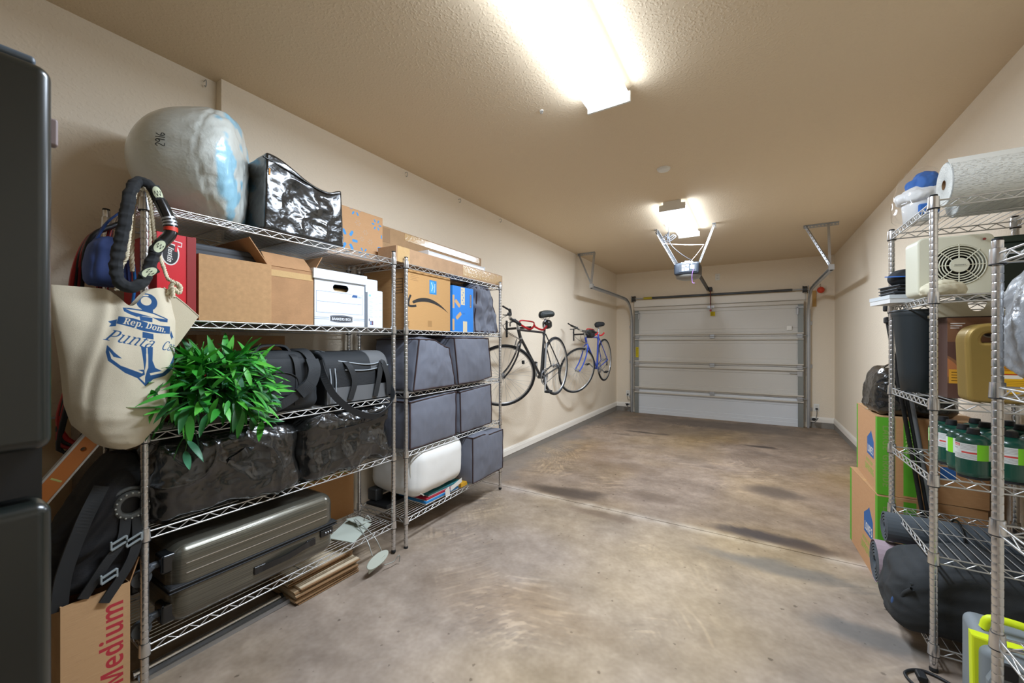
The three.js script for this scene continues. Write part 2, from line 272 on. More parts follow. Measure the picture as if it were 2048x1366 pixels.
// ───────── garage door ─────────
{
  const door = new THREE.Group(); door.name = 'door_1'; door.userData = { kind: 'structure', label: 'white sectional garage door of four ribbed panels' }; scene.add(door);
  door.position.set(-0.677, -0.062, -8.02);
  const W = 2.70, ys = [0, 0.475, 0.985, 1.5, 2.075];
  const panelMat = mat(0xd0ccc4, 0.5, { bumpMap: rep(T.fine, 4), bumpScale: 0.0005 }), lowMat = mat(0xdcdfe2, 0.45, { bumpMap: rep(T.fine, 4), bumpScale: 0.0005 }), strutMat = mat(0xd0c9bd, 0.4), stile = mat(0x8d918e, 0.45, { metalness: 0.5 });
  for (let i = 0; i < 4; i++) {
    const y0 = ys[i], y1 = ys[i + 1], h = y1 - y0, mm = i ? panelMat : lowMat;
    // profile: rails at top and bottom, raised pan with stepped edges
    const prof = [[0, 0], [0, h - 0.004], [0.03, h - 0.004], [0.03, h - 0.06], [0.024, h - 0.062], [0.024, h - 0.118], [0.016, h - 0.124], [0.016, 0.135], [0.024, 0.128], [0.024, 0.075], [0.03, 0.072], [0.03, 0.003]];
    const g = boxUV(tf(extr(poly(prof), W), [-W / 2, y0, 0.0], [0, PI / 2, 0])); // profile x runs to -z before turning
    g.applyMatrix4(new THREE.Matrix4().makeScale(1, 1, -1)); g.index || 0;
    const pos = g.attributes.position; for (let k = 0; k < pos.count; k += 3) { const a = [pos.getX(k + 1), pos.getY(k + 1), pos.getZ(k + 1)]; pos.setXYZ(k + 1, pos.getX(k + 2), pos.getY(k + 2), pos.getZ(k + 2)); pos.setXYZ(k + 2, ...a); }
    g.computeVertexNormals(); boxUV(g);
    const sec = part('door_panel', g, mm, door, i ? undefined : 'cleaner bluish white bottom door panel');
    for (const s of [-1, 1]) part('end_stile', box(0.075, h - 0.01, 0.006, s * (W / 2 - 0.037), y0 + h / 2, 0.034), stile, sec);
    if (i) {
      for (const [yy, t] of [[y0 + 0.046, 0.016], [y0 - 0.052, 0.014]]) part('strut', [box(W, t, 0.03, 0, yy, 0.045), box(W, 0.004, 0.045, 0, yy - t / 2, 0.05)], strutMat, sec);
      for (const x of [-W / 2 + 0.05, 0.02, W / 2 - 0.05]) part('hinge', [rbox(0.075, 0.07, 0.008, 0.003, x, y0, 0.05), cyl(0.008, 0.008, 0.08, 8, [x, y0, 0.056], [0, 0, PI / 2]), ...(x === 0.02 ? [] : [cyl(0.006, 0.006, 0.09, 8, [x + Math.sign(x) * 0.06, y0, 0.056], [0, 0, PI / 2])])], M.galv, sec);
    }
    if (i === 3) { part('strut', [box(W, 0.05, 0.03, 0, y1 - 0.03, 0.045), box(W, 0.004, 0.05, 0, y1 - 0.056, 0.05)], strutMat, sec); for (const s of [-1, 1]) part('roller_bracket', [box(0.02, 0.12, 0.03, s * (W / 2 - 0.08), y1 - 0.17, 0.05), box(0.1, 0.02, 0.03, s * (W / 2 - 0.05), y1 - 0.11, 0.05)], M.galv, sec); }
    if (i === 0) part('bottom_seal', box(W, 0.022, 0.04, 0, -0.01, 0.02), M.rubber, sec);
  }
  part('arm_bracket', [box(0.11, 0.04, 0.012, 0.0, 2.03, 0.062), box(0.03, 0.09, 0.04, 0.0, 2.0, 0.07)], M.galv, door);
  part('slide_lock', [box(0.09, 0.012, 0.012, W / 2 - 0.14, 0.885, 0.046), box(0.07, 0.08, 0.012, W / 2 - 0.05, 0.875, 0.044), cyl(0.006, 0.006, 0.05, 8, [W / 2 - 0.18, 0.89, 0.06], [PI / 2, 0, 0])], M.galv, door);
  const ws = (txt) => printMat(128, 256, (x, w, h) => { x.fillStyle = '#c9b400'; x.fillRect(0, 0, w, h); x.fillStyle = '#5b5210'; for (let k = 0; k < 9; k++) x.fillRect(16, 26 + k * 23, w - 32 - (k * 37) % 30, 7); });
  part('warning_sticker', new THREE.BoxGeometry(0.055, 0.2, 0.002).translate(-W / 2 + 0.045, 1.2, 0.0395), ws(), door, 'yellow warning sticker');
  part('warning_tag', new THREE.BoxGeometry(0.075, 0.075, 0.002).translate(0.03, 1.905, 0.05), ws(), door, 'yellow hanging tag');
  part('door_sensor', rbox(0.075, 0.08, 0.02, 0.01, W / 2 - 0.19, 1.63, 0.04), M.plate, door, 'white tilt sensor');
}
// tracks, one per side: upright, bend, level run, hung from the ceiling by punched angle
const punched = (a, b, w = 0.035, n = 12) => {   // a bar of angle iron with holes along it
  const A = V(...a), B = V(...b), L = A.distanceTo(B), s = new THREE.Shape(); s.moveTo(0, -w / 2); s.lineTo(L, -w / 2); s.lineTo(L, w / 2); s.lineTo(0, w / 2); s.closePath();
  for (let i = 0; i < n; i++) { const hx = L * (i + 0.5) / n, h = new THREE.Path(); h.absellipse(hx, 0, Math.min(0.009, L / n / 3.2), 0.006, 0, 2 * PI, true); s.holes.push(h); }
  const g = new THREE.ExtrudeGeometry(s, { depth: 0.003, bevelEnabled: false, curveSegments: 5 }), f = box(L, 0.003, w * 0.8, L / 2, w / 2, w * 0.4);
  const X = B.clone().sub(A).normalize(), up = Math.abs(X.y) > 0.95 ? V(1, 0, 0) : V(0, 1, 0), Z = X.clone().cross(up).normalize(), Y = Z.clone().cross(X);
  const m = new THREE.Matrix4().makeBasis(X, Y, Z).setPosition(A); return boxUV(merge([g, f]).applyMatrix4(m));
};
for (const [s, x, lab, b0, b1] of [[-1, -2.09, 'galvanized door track along the bicycle wall with punched angle hanger', -2.39, -2.1], [1, 0.735, 'galvanized door track beside the box wall with punched angle hanger', 0.495, 0.83]]) {
  const t = thing('door_track', lab, 'door track', [x, -0.06, -8.0], 0, 'garage door tracks');
  const path = [[0, 0, 0], [0, 0.9, 0], [0, 1.75, 0], [0, 1.97, 0.05], [0, 2.12, 0.17], [0, 2.2, 0.38], [0, 2.215, 0.7], [0, 2.22, 1.4], [0, 2.22, 2.3]];
  const C = curve(path, false, 0.3), sec = [[-0.012, -0.026], [0.014, -0.026], [0.014, 0.026], [-0.012, 0.026], [-0.012, 0.018], [0.009, 0.018], [0.009, -0.018], [-0.012, -0.018]], pos = [], idx = [], N = 60;
  for (let i = 0; i <= N; i++) { const p = C.getPointAt(i / N), T2 = C.getTangentAt(i / N), side = V(1, 0, 0), nn = T2.clone().cross(side); sec.forEach(([a, b]) => { const q = p.clone().addScaledVector(side, a * s).addScaledVector(nn, b); pos.push(q.x, q.y, q.z); }); if (i) for (let k = 0; k < 8; k++) { const o = (i - 1) * 8, l = (k + 1) % 8; idx.push(o + k, o + l, o + 8 + k, o + l, o + 8 + l, o + 8 + k); } }
  let g = new THREE.BufferGeometry(); g.setAttribute('position', new THREE.Float32BufferAttribute(pos, 3)); g.setIndex(idx); g = g.toNonIndexed(); g.computeVertexNormals();
  part('rail', boxUV(g), M.galv, t);
  part('jamb_bracket', [box(0.012, 1.9, 0.05, s * 0.025, 0.98, -0.03), ...[0.3, 1.0, 1.7].map((y) => box(0.05, 0.06, 0.004, s * 0.035, y, -0.055))], M.galv, t);
  const c = CEIL + 0.06, e = [0, 2.24, 2.28];
  part('ceiling_bar', punched([b0 - x, c - 0.02, 2.1], [b1 - x, c - 0.02, 2.1], 0.035, 10), M.galv, t);
  part('hanger_strut', punched([(s < 0 ? b0 + 0.02 : b0 + 0.02) - x, c - 0.01, 2.1], e, 0.032, 14), M.galv, t);
  part('hanger_strut', punched([(s < 0 ? b1 : 0.745) - x, c - 0.01, 2.1], e, 0.032, 14), M.galv, t);
  part('end_plate', box(0.05, 0.06, 0.05, 0, 2.235, 2.29), M.galv, t);
}
{ // torsion bar with drums
  const t = thing('torsion_bar', 'steel torsion shaft and spring above the garage door', 'shaft', [-0.677, 2.19, -7.97]);
  part('shaft', rod([-1.4, 0, 0], [1.42, 0, 0], 0.0127, 10, false), M.galv, t);
  part('spring', rod([-1.1, 0, 0], [1.2, 0, 0], 0.021, 14, false), M.darksteel, t);
  for (const s of [-1, 1]) { part('cable_drum', [cyl(0.05, 0.05, 0.05, 18, [s * 1.37, 0, 0], [0, 0, PI / 2]), cyl(0.058, 0.058, 0.008, 18, [s * 1.34, 0, 0], [0, 0, PI / 2])], M.darksteel, t); part('end_bearing', box(0.008, 0.12, 0.1, s * 1.415, 0, -0.04), M.galv, t); part('lift_cable', rod([s * 1.375, 0, -0.04], [s * 1.375, -2.15, -0.04], 0.002, 5), M.darksteel, t); }
  part('paint_band', cyl(0.0225, 0.0225, 0.16, 14, [-1.1, 0, 0], [0, 0, PI / 2]), mat(0xb9a823, 0.6), t, 'yellow paint band');
}
{ // door opener with rail
  const t = thing('garage_door_opener', 'black garage door opener hung by two punched metal straps', 'door opener', [-0.735, 2.16, -5.55]);
  const hb = soft(0.29, 0.15, 0.34, { r: 0.025, seg: 20, bulge: 0.006 }); part('housing', hb, mat(0x2c3138, 0.35), t).position.y = 0.02;
  part('lens', lathe([[0.001, -0.03], [0.08, -0.027], [0.135, -0.012], [0.15, 0.02]], 24).scale(1, 1, 1.1), mat(0x9c9a94, 0.3, { transmission: 0.2, thickness: 0 }), t, 'smoked light lens');
  part('label_panel', new THREE.BoxGeometry(0.2, 0.1, 0.003).translate(0.02, 0.1, 0.178), printMat(256, 128, (x, w, h) => { x.fillStyle = '#2b3036'; x.fillRect(0, 0, w, h); x.fillStyle = '#9a9da2'; [[40, 12, 52, 44], [100, 10, 44, 40], [40, 66, 34, 50], [84, 60, 60, 52], [160, 30, 66, 60]].forEach(([a, b, c, d]) => x.fillRect(a, b, c, d)); x.fillStyle = '#394049'; for (let k = 0; k < 26; k++) x.fillRect(44 + (k * 41) % 170, 16 + (k * 23) % 96, 16, 4); x.fillStyle = '#7b78b4'; x.fillRect(168, 62, 48, 20); }), t);
  part('top_plate', [box(0.14, 0.014, 0.2, 0, 0.18, 0), box(0.06, 0.02, 0.1, 0, 0.195, 0.02)], M.galv, t);
  const cy = CEIL - 2.16;
  for (const [a, b] of [[[-0.315, cy - 0.02, 0.4], [-0.13, 0.16, 0.16]], [[0.325, cy - 0.02, 0.33], [0.15, 0.16, 0.14]]]) part('hanger_strap', punched(a, b, 0.036, 20), M.galv, t);
  for (const [a, z] of [[-0.315, 0.4], [0.325, 0.33]]) part('ceiling_bracket', [box(0.04, 0.004, 0.05, a, cy - 0.002, z), box(0.004, 0.06, 0.05, a + 0.018, cy - 0.03, z)], M.galv, t);
  part('rail', [box(0.03, 0.035, 2.35, 0.035, 0.13, -1.32, [0, 0.028, 0]), box(0.045, 0.004, 2.35, 0.035, 0.148, -1.32, [0, 0.028, 0])], M.darksteel, t);
  part('trolley', rbox(0.06, 0.07, 0.14, 0.01, 0.06, 0.11, -2.3), M.black, t);
  part('door_arm', [rod([0.06, 0.08, -2.32], [0.058, -0.16, -2.38], 0.008, 8, false)], M.darksteel, t);
  part('release_rope', tube([[0.07, 0.08, -2.2], [0.068, -0.1, -2.19], [0.072, -0.26, -2.2]], 0.0045, 16, 6), mat(0x7a1512, 0.8), t, 'red release rope');
  part('release_handle', rbox(0.03, 0.035, 0.02, 0.006, 0.072, -0.27, -2.2), mat(0x9c1d14, 0.5), t, 'red pull handle');
  part('power_cord', [tube([[-0.14, cy - 0.03, 0.55], [-0.138, 0.42, 0.54], [-0.12, 0.33, 0.5], [-0.03, 0.24, 0.35], [0.06, 0.19, 0.14]], 0.0045, 40, 6), ...[0, 1, 2].map((k) => tube([[-0.14, 0.4, 0.54], [-0.19 + 0.02 * k, 0.44 + 0.02 * k, 0.54], [-0.22 + 0.03 * k, 0.39, 0.53], [-0.15, 0.36 + 0.02 * k, 0.54], [-0.06 - 0.02 * k, 0.41 + 0.01 * k, 0.55], [-0.1, 0.44, 0.54], [-0.14, 0.4, 0.54]], 0.004, 40, 5))], mat(0x5d6066, 0.6), t, 'grey power cord tied in loops');
  part('bell_wire', [tube([[-0.24, 0.4, 0.33], [0, 0.36, 0.3], [0.21, 0.345, 0.25]], 0.004, 20, 5), tube([[0.21, 0.345, 0.25], [0.12, 0.24, 0.2], [0.06, 0.17, 0.18], [0.08, 0.1, 0.185]], 0.003, 20, 5)], mat(0xe5c9bb, 0.6), t, 'pinkish white bell wire');
  part('antenna_wire', tube([[0.09, 0.08, 0.185], [0.07, 0, 0.19], [0.075, -0.09, 0.19], [0.1, -0.1, 0.19]], 0.003, 20, 5), mat(0x8a5fb5, 0.5), t, 'purple aerial wire');
}
// ───────── ceiling lights ─────────
M.lens = mat(0xf4f2ec, 0.4, { emissive: new THREE.Color(LIGHT.color), emissiveIntensity: LIGHT.glow });
FIXTURES.forEach(([x, D], i) => {
  const t = thing('ceiling_light', ['fluorescent wraparound ceiling light over the storage shelves', 'fluorescent wraparound ceiling light above the door opener'][i], 'light', [x, CEIL, -D], 0, 'wraparound ceiling lights');
  part('housing', [box(0.15, 0.03, 1.17, 0, -0.015, 0)], M.white, t);
  const lens = poly([[-0.1, -0.03], [-0.112, -0.038], [-0.117, -0.055], [-0.112, -0.076], [-0.095, -0.086], [0.095, -0.086], [0.112, -0.076], [0.117, -0.055], [0.112, -0.038], [0.1, -0.03]]);
  part('lens', boxUV(extr(lens, 1.17).translate(0, 0, -0.585)), M.lens, t);
  const cap = [[-0.083, 0], [-0.083, -0.028], [-0.122, -0.032], [-0.122, -0.09], [0.122, -0.09], [0.122, -0.032], [0.083, -0.028], [0.083, 0]];
  for (const s of [-1, 1]) part('end_cap', boxUV(extr(poly(cap), 0.012).translate(0, 0, s * 0.594 - 0.006)), M.plate, t);
});
// ───────── small fittings on ceiling and walls ─────────
{
  const t = thing('smoke_detector', 'small round white detector disc on the ceiling', 'detector', [-0.628, CEIL, -3.37]);
  part('base', cyl(0.052, 0.05, 0.008, 28, [0, -0.004, 0]), M.plate, t); part('dome', lathe([[0.046, -0.008], [0.044, -0.016], [0.03, -0.02], [0.0005, -0.021]], 24), M.plate, t);
}
function outlet(label, pos, turn, plug) {
  const t = thing('wall_outlet', label, 'outlet', pos, turn);
  part('cover_plate', rbox(0.075, 0.118, 0.006, 0.003, 0, 0, 0.003), M.plate, t);
  for (const s of [-1, 1]) part('socket', [rbox(0.034, 0.03, 0.003, 0.001, 0, s * 0.024, 0.0065)], mat(0xd8d5cc, 0.4), t);
  if (plug) part('cord', [rbox(0.03, 0.03, 0.03, 0.006, 0, -0.02, 0.018), tube(plug, 0.004, 24, 5)], mat(0x3a3b3d, 0.6), t);
}
outlet('white outlet plate high on wall above the garage door', [-0.578, 2.512, -DF], 0);
outlet('white outlet on wall by the skirting below the bicycles', [-2.186, 0.31, -DF], 0, [[0, -0.02, 0.03], [0.005, -0.1, 0.03], [0.03, -0.13, 0.03], [0.1, -0.12, 0.03]]);
outlet('white outlet low on the far wall nearest the moving boxes', [0.85, 0.275, -DF], 0, [[0, -0.02, 0.03], [0.0, -0.12, 0.03], [-0.03, -0.2, 0.03], [-0.1, -0.19, 0.03]]);
{ const t = thing('ceiling_hook', 'tiny white screw eye on ceiling beside the near light', 'hook', [-1.1, CEIL, -2.144]); part('base', cyl(0.012, 0.012, 0.006, 12, [0, -0.003, 0]), M.plate, t); part('eye', new THREE.TorusGeometry(0.007, 0.002, 6, 14).translate(0, -0.013, 0), M.galv, t); }
outlet('white ceiling outlet feeding the opener cord', [-0.88, CEIL, -5.02], 0); scene.children.at(-1).rotation.x = PI / 2;
for (const [x, s, lab] of [[-2.12, -1, 'black safety sensor at the foot of door track under bicycles'], [0.77, 1, 'black safety sensor at the foot of door track near boxes']]) {
  const t = thing('safety_sensor', lab, 'sensor', [x, 0.11, -7.9]);
  part('bracket', [box(0.08, 0.03, 0.003, s * 0.03, 0, -0.02), box(0.003, 0.03, 0.06, 0, 0, 0)], M.galv, t);
  part('sensor_eye', [rbox(0.035, 0.04, 0.05, 0.006, s * 0.03, 0, 0.02), cyl(0.01, 0.01, 0.01, 10, [s * 0.01, 0, 0.02], [0, 0, PI / 2])], M.black, t);
  part('wire', tube([[s * 0.05, -0.01, 0], [s * 0.09, 0.01, -0.06], [s * 0.06, -0.05, -0.09], [s * 0.0, -0.08, -0.1]], 0.004, 20, 5), M.black, t);
}
[[-2.48, 2.686, 0.944, 'small metal screw hook near ceiling above the shrink-wrapped bundle'], [WL, 2.685, 2.3, 'metal screw hook near ceiling above the star-printed carton'], [WL, 2.68, 2.98, 'metal screw hook near ceiling above the long taped carton'], [WL, 2.677, 3.69, 'metal screw hook near ceiling above the black bicycle']].forEach(([x, y, D, l]) => {
  const t = thing('screw_hook', l, 'hook', [x, y, -D]); part('wire', tube([[0, 0.012, 0], [0.025, 0.012, 0], [0.03, -0.01, 0], [0.02, -0.022, 0], [0.01, -0.012, 0]], 0.0025, 20, 6), M.galv, t);
});
{
  const t = thing('wood_block', 'small wood block on the far wall beside the door track', 'block', [0.82, 2.04, -DF]); part('board', box(0.05, 0.26, 0.02, 0, 0, 0.01), mat(0xc29a5c, 0.8), t);
  const b = thing('rubber_ball', 'orange ball hanging on the far wall by the track', 'ball', [0.9, 2.17, -DF + 0.05]); part('ball', new THREE.SphereGeometry(0.05, 18, 14), mat(0xd9482a, 0.6), b); part('loop', tube([[0, 0.04, 0], [-0.01, 0.08, -0.02], [0, 0.1, -0.04]], 0.003, 10, 5), M.black, b);
}
// ───────── wire shelving ─────────
const postGeo = new Map();
function ribbedPost(h) {
  if (!postGeo.has(h)) { const p = [], r = 0.0127; p.push([0.0005, 0], [r, 0]); for (let y = 0.0254; y < h - 0.02; y += 0.0254) p.push([r, y - 0.0022], [r - 0.0016, y - 0.0012], [r - 0.0016, y + 0.0012], [r, y + 0.0022]); p.push([r, h - 0.003], [r - 0.002, h], [0.0005, h]); postGeo.set(h, lathe(p, 14)); }
  return postGeo.get(h);
}
// L, W: post centre distances along local x and z; levels: heights of the wire decks
function wireRack(label, pos, turn, L, W, levels, H, step, supports, zig) {
  const t = thing('wire_shelving_unit', label, 'shelving unit', pos, turn, 'chrome wire shelving units');
  const sleeve = lathe([[0.0135, -0.033], [0.0185, -0.033], [0.0165, 0.012], [0.0135, 0.012]], 16), ring = new THREE.TorusGeometry(0.0165, 0.0022, 6, 16).rotateX(PI / 2);
  for (const sx of [-1, 1]) for (const sz of [-1, 1]) {
    const p = part('post', ribbedPost(H), M.chrome, t); p.position.set(sx * L / 2, 0.02, sz * W / 2);
    const f = part('leveling_foot', [lathe([[0.0005, 0], [0.013, 0.002], [0.014, 0.012], [0.011, 0.022], [0.0005, 0.024]], 14)], M.rubber, p); f.position.y = -0.02;
    part('cap', cyl(0.0115, 0.0125, 0.006, 14, [0, H + 0.002, 0]), M.rubber, p);
  }
  for (const y of levels) {
    const g = [], x0 = L / 2 - 0.012, z0 = W / 2 - 0.012;
    for (let z = -W / 2 + 0.012 + step; z < W / 2 - 0.02; z += step) g.push(rod([-L / 2 + 0.004, y - 0.0018, z], [L / 2 - 0.004, y - 0.0018, z], 0.0018, 5));
    for (let k = 1; k <= supports; k++) { const x = -L / 2 + L * k / (supports + 1); g.push(rod([x, y - 0.006, -W / 2], [x, y - 0.006, W / 2], 0.003, 6)); }
    const deck = part('wire_deck', g, M.wire, t);
    const e = [];
    for (const s of [-1, 1]) {
      e.push(rod([-x0, y - 0.003, s * W / 2], [x0, y - 0.003, s * W / 2], 0.0032, 7), rod([-x0, y - 0.03, s * W / 2], [x0, y - 0.03, s * W / 2], 0.0032, 7));
      e.push(rod([s * L / 2, y - 0.003, -z0], [s * L / 2, y - 0.003, z0], 0.0032, 7), rod([s * L / 2, y - 0.03, -z0], [s * L / 2, y - 0.03, z0], 0.0032, 7));
      const zz = (len, at) => { const n = 2 * Math.max(3, Math.round(len / zig / 2)); for (let k = 0; k < n; k++) { const a = -len / 2 + len * k / n, b = -len / 2 + len * (k + 1) / n, ya = k % 2 ? y - 0.005 : y - 0.028, yb = k % 2 ? y - 0.028 : y - 0.005; e.push(rod(at(a, ya), at(b, yb), 0.0022, 5)); } };
      zz(L - 0.06, (a, q) => [a, q, s * W / 2]); zz(W - 0.06, (a, q) => [s * L / 2, q, a]);
    }
    part('truss_edge', e, M.wire, deck);
    for (const sx of [-1, 1]) for (const sz of [-1, 1]) { const c = part('corner_sleeve', sleeve, M.chrome, deck); c.position.set(sx * L / 2, y, sz * W / 2); const k = part('clip', ring, M.black, deck); k.position.set(sx * L / 2, y - 0.035, sz * W / 2); }
  }
  return t;
}
const LEV = [0.197, 0.62, 0.985, 1.412, 1.845];
wireRack('chrome wire rack with suitcase on its bottom shelf', [-2.15, floorY(1.14), -1.144], PI / 2, 1.19, 0.44, LEV.map((y) => y - floorY(1.14)), 1.86, 0.0245, 3, 0.036);
const T2 = PI / 2 - Math.atan2(0.054, 1.188) * -1;
wireRack('chrome wire rack holding grey fabric storage bags', [-2.158, floorY(2.42), -2.412], PI / 2 + 0.0454, 1.19, 0.435, [0.193, 0.617, 0.999, 1.407, 1.834].map((y) => y - floorY(2.42)), 1.85, 0.0245, 3, 0.036);
wireRack('chrome wire rack holding fan heater and propane bottles', [0.829, floorY(2.54), -2.54], PI / 2, 0.575, 0.43, [0.1, 0.466, 0.779, 1.085, 1.513, 1.895].map((y) => y - floorY(2.54)), 1.895, 0.033, 1, 0.03);
wireRack('shorter chrome wire rack at the frame edge beside grey tool case', [0.835, floorY(1.2), -1.19], PI / 2, 1.17, 0.43, [0.09, 0.44, 0.78, 1.19, 1.59].map((y) => y - floorY(1.2)), 1.6, 0.033, 2, 0.045);

// ───────── first rack, top shelf ─────────
{ // shrink-wrapped roll, stood tilted on its side
  const t = thing('wrapped_bundle', 'big rounded bundle shrink-wrapped in pale plastic with blue tape', 'bundle', [-2.14, 1.852, -0.76], PI / 2 - 0.62);
  // lathe round local x: domed near end, flat far end
  const prof = [[-0.21, 0.002], [-0.2, 0.05], [-0.18, 0.1], [-0.145, 0.152], [-0.09, 0.2], [-0.02, 0.232], [0.06, 0.246], [0.12, 0.245], [0.165, 0.232], [0.19, 0.2], [0.2, 0.15], [0.205, 0.08], [0.207, 0.002]];
  const c = curve(prof.map(([x, r]) => [r, x, 0])), P = c.getPoints(70).map((p) => new THREE.Vector2(Math.max(0.0005, p.x), p.y));
  const g = new THREE.LatheGeometry(P, 110), p = g.attributes.position, col = new Float32Array(p.count * 3);
  for (let i = 0; i < p.count; i++) {
    let x = p.getX(i), y = p.getY(i), z = p.getZ(i); const r = Math.hypot(x, z), a = Math.atan2(z, x), far = sm(-0.02, 0.16, y);
    const k = far * (0.009 * ridge(x * 9, y * 9, z * 9, 2) + 0.006 * ridge(x * 24, y * 14, z * 24, 2) - 0.004 * Math.pow(Math.abs(Math.sin(a * 7)), 14) * sm(0.0, 0.1, y)) + 0.003 * ridge(x * 5, y * 5, z * 5, 2);
    const seam = -0.006 * Math.exp(-Math.pow((y - 0.11 - 0.015 * Math.sin(a * 3)) / 0.004, 2));
    if (r > 1e-4) { const q = (r + (k + seam) * sm(0.0, 0.05, r)) / r; x *= q; z *= q; } y += far * 0.006 * ridge(x * 12, z * 12, 3, 2) * sm(0.15, 0.2, y);
    p.setXYZ(i, x, y, z);
    const blue = sm(0.15, 0.16, y + 0.03 * n3(a * 2.5, y * 14, 1)) * sm(0.02, 0.1, n3(x * 7, z * 7, 9.1) + 0.5 * n3(x * 19, z * 19, 2.2)) * 0.9;
    const base = [0.66, 0.69, 0.64], bl = [0.28, 0.58, 0.74]; for (let q = 0; q < 3; q++) col[i * 3 + q] = base[q] + (bl[q] - base[q]) * blue;
  }
  g.setAttribute('color', new THREE.BufferAttribute(col, 3)); smooth(g);
  const m = mat(0xffffff, 0.32, { vertexColors: true, clearcoat: 0.6, clearcoatRoughness: 0.18, bumpMap: rep(T.crinkle, 5, 2), bumpScale: 0.0025 });
  const o = part('wrapping', g, m, t); o.rotation.z = -PI / 2; o.position.set(0.0, 0.245, 0); o.rotation.y = 0; o.rotation.x = 0.0; t.rotation.z = 0;
  // hand-written number on the plastic
  const ink = mat(0x22231f, 0.6), strokes = [[[0, 0.016], [0.006, 0.02], [0.01, 0.014], [0.002, 0.002], [0.012, 0]], [[0.026, 0.016], [0.02, 0.02], [0.016, 0.014], [0.021, 0.01], [0.026, 0.016], [0.024, 0]], [[0.034, 0.02], [0.034, 0]], [[0.047, 0.019], [0.04, 0.01], [0.044, 0], [0.05, 0.006], [0.042, 0.009]]];
  const pen = strokes.map((s) => tube(s.map(([a, b]) => { const ang = -0.08 + a * 4.2, x = -0.035 + (0.02 - b) * 1.5, R = 0.2495 - Math.max(0, -x) * 0.12; return [x, 0.245 + R * Math.sin(ang), R * Math.cos(ang)]; }), 0.0016, 24, 5));
  part('marker_number', pen, ink, t, 'black hand-written number');
}
{ // glossy tarp bag, sagging top
  const t = thing('tarp_bag', 'glossy black tarp bag with sagging top beside the shrink-wrapped bundle', 'bag', [-2.13, 1.848, -1.165], PI / 2);
  const g = soft(0.42, 0.36, 0.4, { r: 0.012, seg: 80, bulge: 0.0, fn: (v, n, u) => { const e = (1 - u[0] ** 4) * (1 - u[1] ** 4) + (1 - u[2] ** 4) * 0.5; return e * (0.026 * ridge(v.x * 3.4 + 3, v.y * 3.4, v.z * 3.4, 2) + 0.007 * ridge(v.x * 9, v.y * 9, v.z * 9 + 5, 2) - 0.02); }, ffd: (v, u) => { const up = clamp(v.y / 0.36); const left = clamp((u[0] + 1) / 2); v.y -= up * (0.13 * Math.sin(PI * clamp(left * 0.55 + 0.45)) * 0.0 + 0.085 * sm(0.05, 0.75, left) + (u[2] < 0 ? 0.0 : 0.0) + 0.02 * (1 - u[2])); v.y += up * 0.03 * sm(0.8, 1, left); v.x += 0.05 * (1 - up) * 0.3 - up * 0.02 * u[0] * 0; v.x *= 1 - 0.1 * up * (u[0] < 0 ? 1.2 : 0); } });
  part('shell', g, M.tarp, t);
  part('orange_tab', box(0.006, 0.03, 0.004, -0.172, 0.27, 0.202), mat(0xd08a2a, 0.6), t, 'small orange tag');
  part('seam', tube([[-0.2, 0.33, 0.2], [-0.08, 0.305, 0.203], [0.1, 0.26, 0.205], [0.2, 0.285, 0.2]], 0.004, 30, 6), M.blackgloss, t);
}
const spark = (x, cx, cy, r, col) => { x.fillStyle = col; for (let k = 0; k < 6; k++) { x.save(); x.translate(cx, cy); x.rotate(k * PI / 3 + PI / 6); x.beginPath(); x.roundRect(-r * 0.13, -r, r * 0.26, r * 0.56, r * 0.1); x.fill(); x.restore(); } };
{
  const f = printMat(640, 512, (x, w, h) => { cardNoise(x, w, h, '#bd9268'); const B = '#4a92cc', L = '#b39c86'; spark(x, 215, 330, 112, B); spark(x, 560, 90, 62, B); spark(x, 400, 440, 62, B); spark(x, 300, -6, 70, B); x.fillStyle = B; x.beginPath(); x.roundRect(575, 330, 80, 54, 10); x.fill(); x.fillRect(600, 470, 40, 20); x.fillRect(618, 190, 14, 40); for (const [a, b, r] of [[90, 60, 34], [330, 130, 34], [420, 210, 30], [480, 300, 30], [380, 290, 26], [200, 470, 28], [520, 450, 26]]) spark(x, a, b, r, L); x.fillStyle = 'rgba(120,85,50,.35)'; x.fillRect(40, 0, 3, h); }, 0.85);
  cardboardBox('printed_carton', 'brown carton printed with blue starbursts at end of first rack', 0.4, 0.3, 0.22, [-2.235, 1.849, -1.62], PI / 2, { faces: { pz: f } });
}
// ───────── first rack, second shelf ─────────
const Y2 = LEV[3] + 0.001;
{
  const W = 0.11, H = 0.33, D = 0.36;
  const f = printMat(256, 512, (x, w, h) => { x.fillStyle = '#cf0f20'; x.fillRect(0, 0, w, h); x.save(); x.translate(95, 108); x.rotate(0.12); x.fillStyle = '#e8e4de'; x.beginPath(); x.ellipse(0, 10, 66, 72, 0, 0, 7); x.fill(); x.fillStyle = '#1b1b1d'; x.beginPath(); x.ellipse(0, 14, 56, 60, 0, 0, 7); x.fill(); x.fillStyle = '#e8e4de'; x.fillRect(-6, -74, 84, 30); x.fillStyle = '#cf0f20'; x.fillRect(0, -68, 72, 18); x.fillRect(28, -68, 18, 60); x.fillStyle = '#f2efe8'; x.save(); x.rotate(PI / 2); textFit(x, 'Justin', 16, 0, 92, 52, 'italic bold', 'serif'); x.restore(); x.restore(); }, 0.45);
  const t = thing('boot_box', 'red boot box standing on end with oval black logo', 'box', [-2.11, Y2, -0.64], PI / 2);
  const [g, m] = printedBox(W, H, D, M.red, { pz: f }); part('body', g, m, t);
  part('lid', [box(0.012, H + 0.002, D + 0.006, W / 2 + 0.006, H / 2 + 0.001, 0), box(0.03, H, 0.003, W / 2 - 0.003, H / 2, D / 2 + 0.0018)], mat(0x8e1a16, 0.6), t, 'darker red lid edge');
}
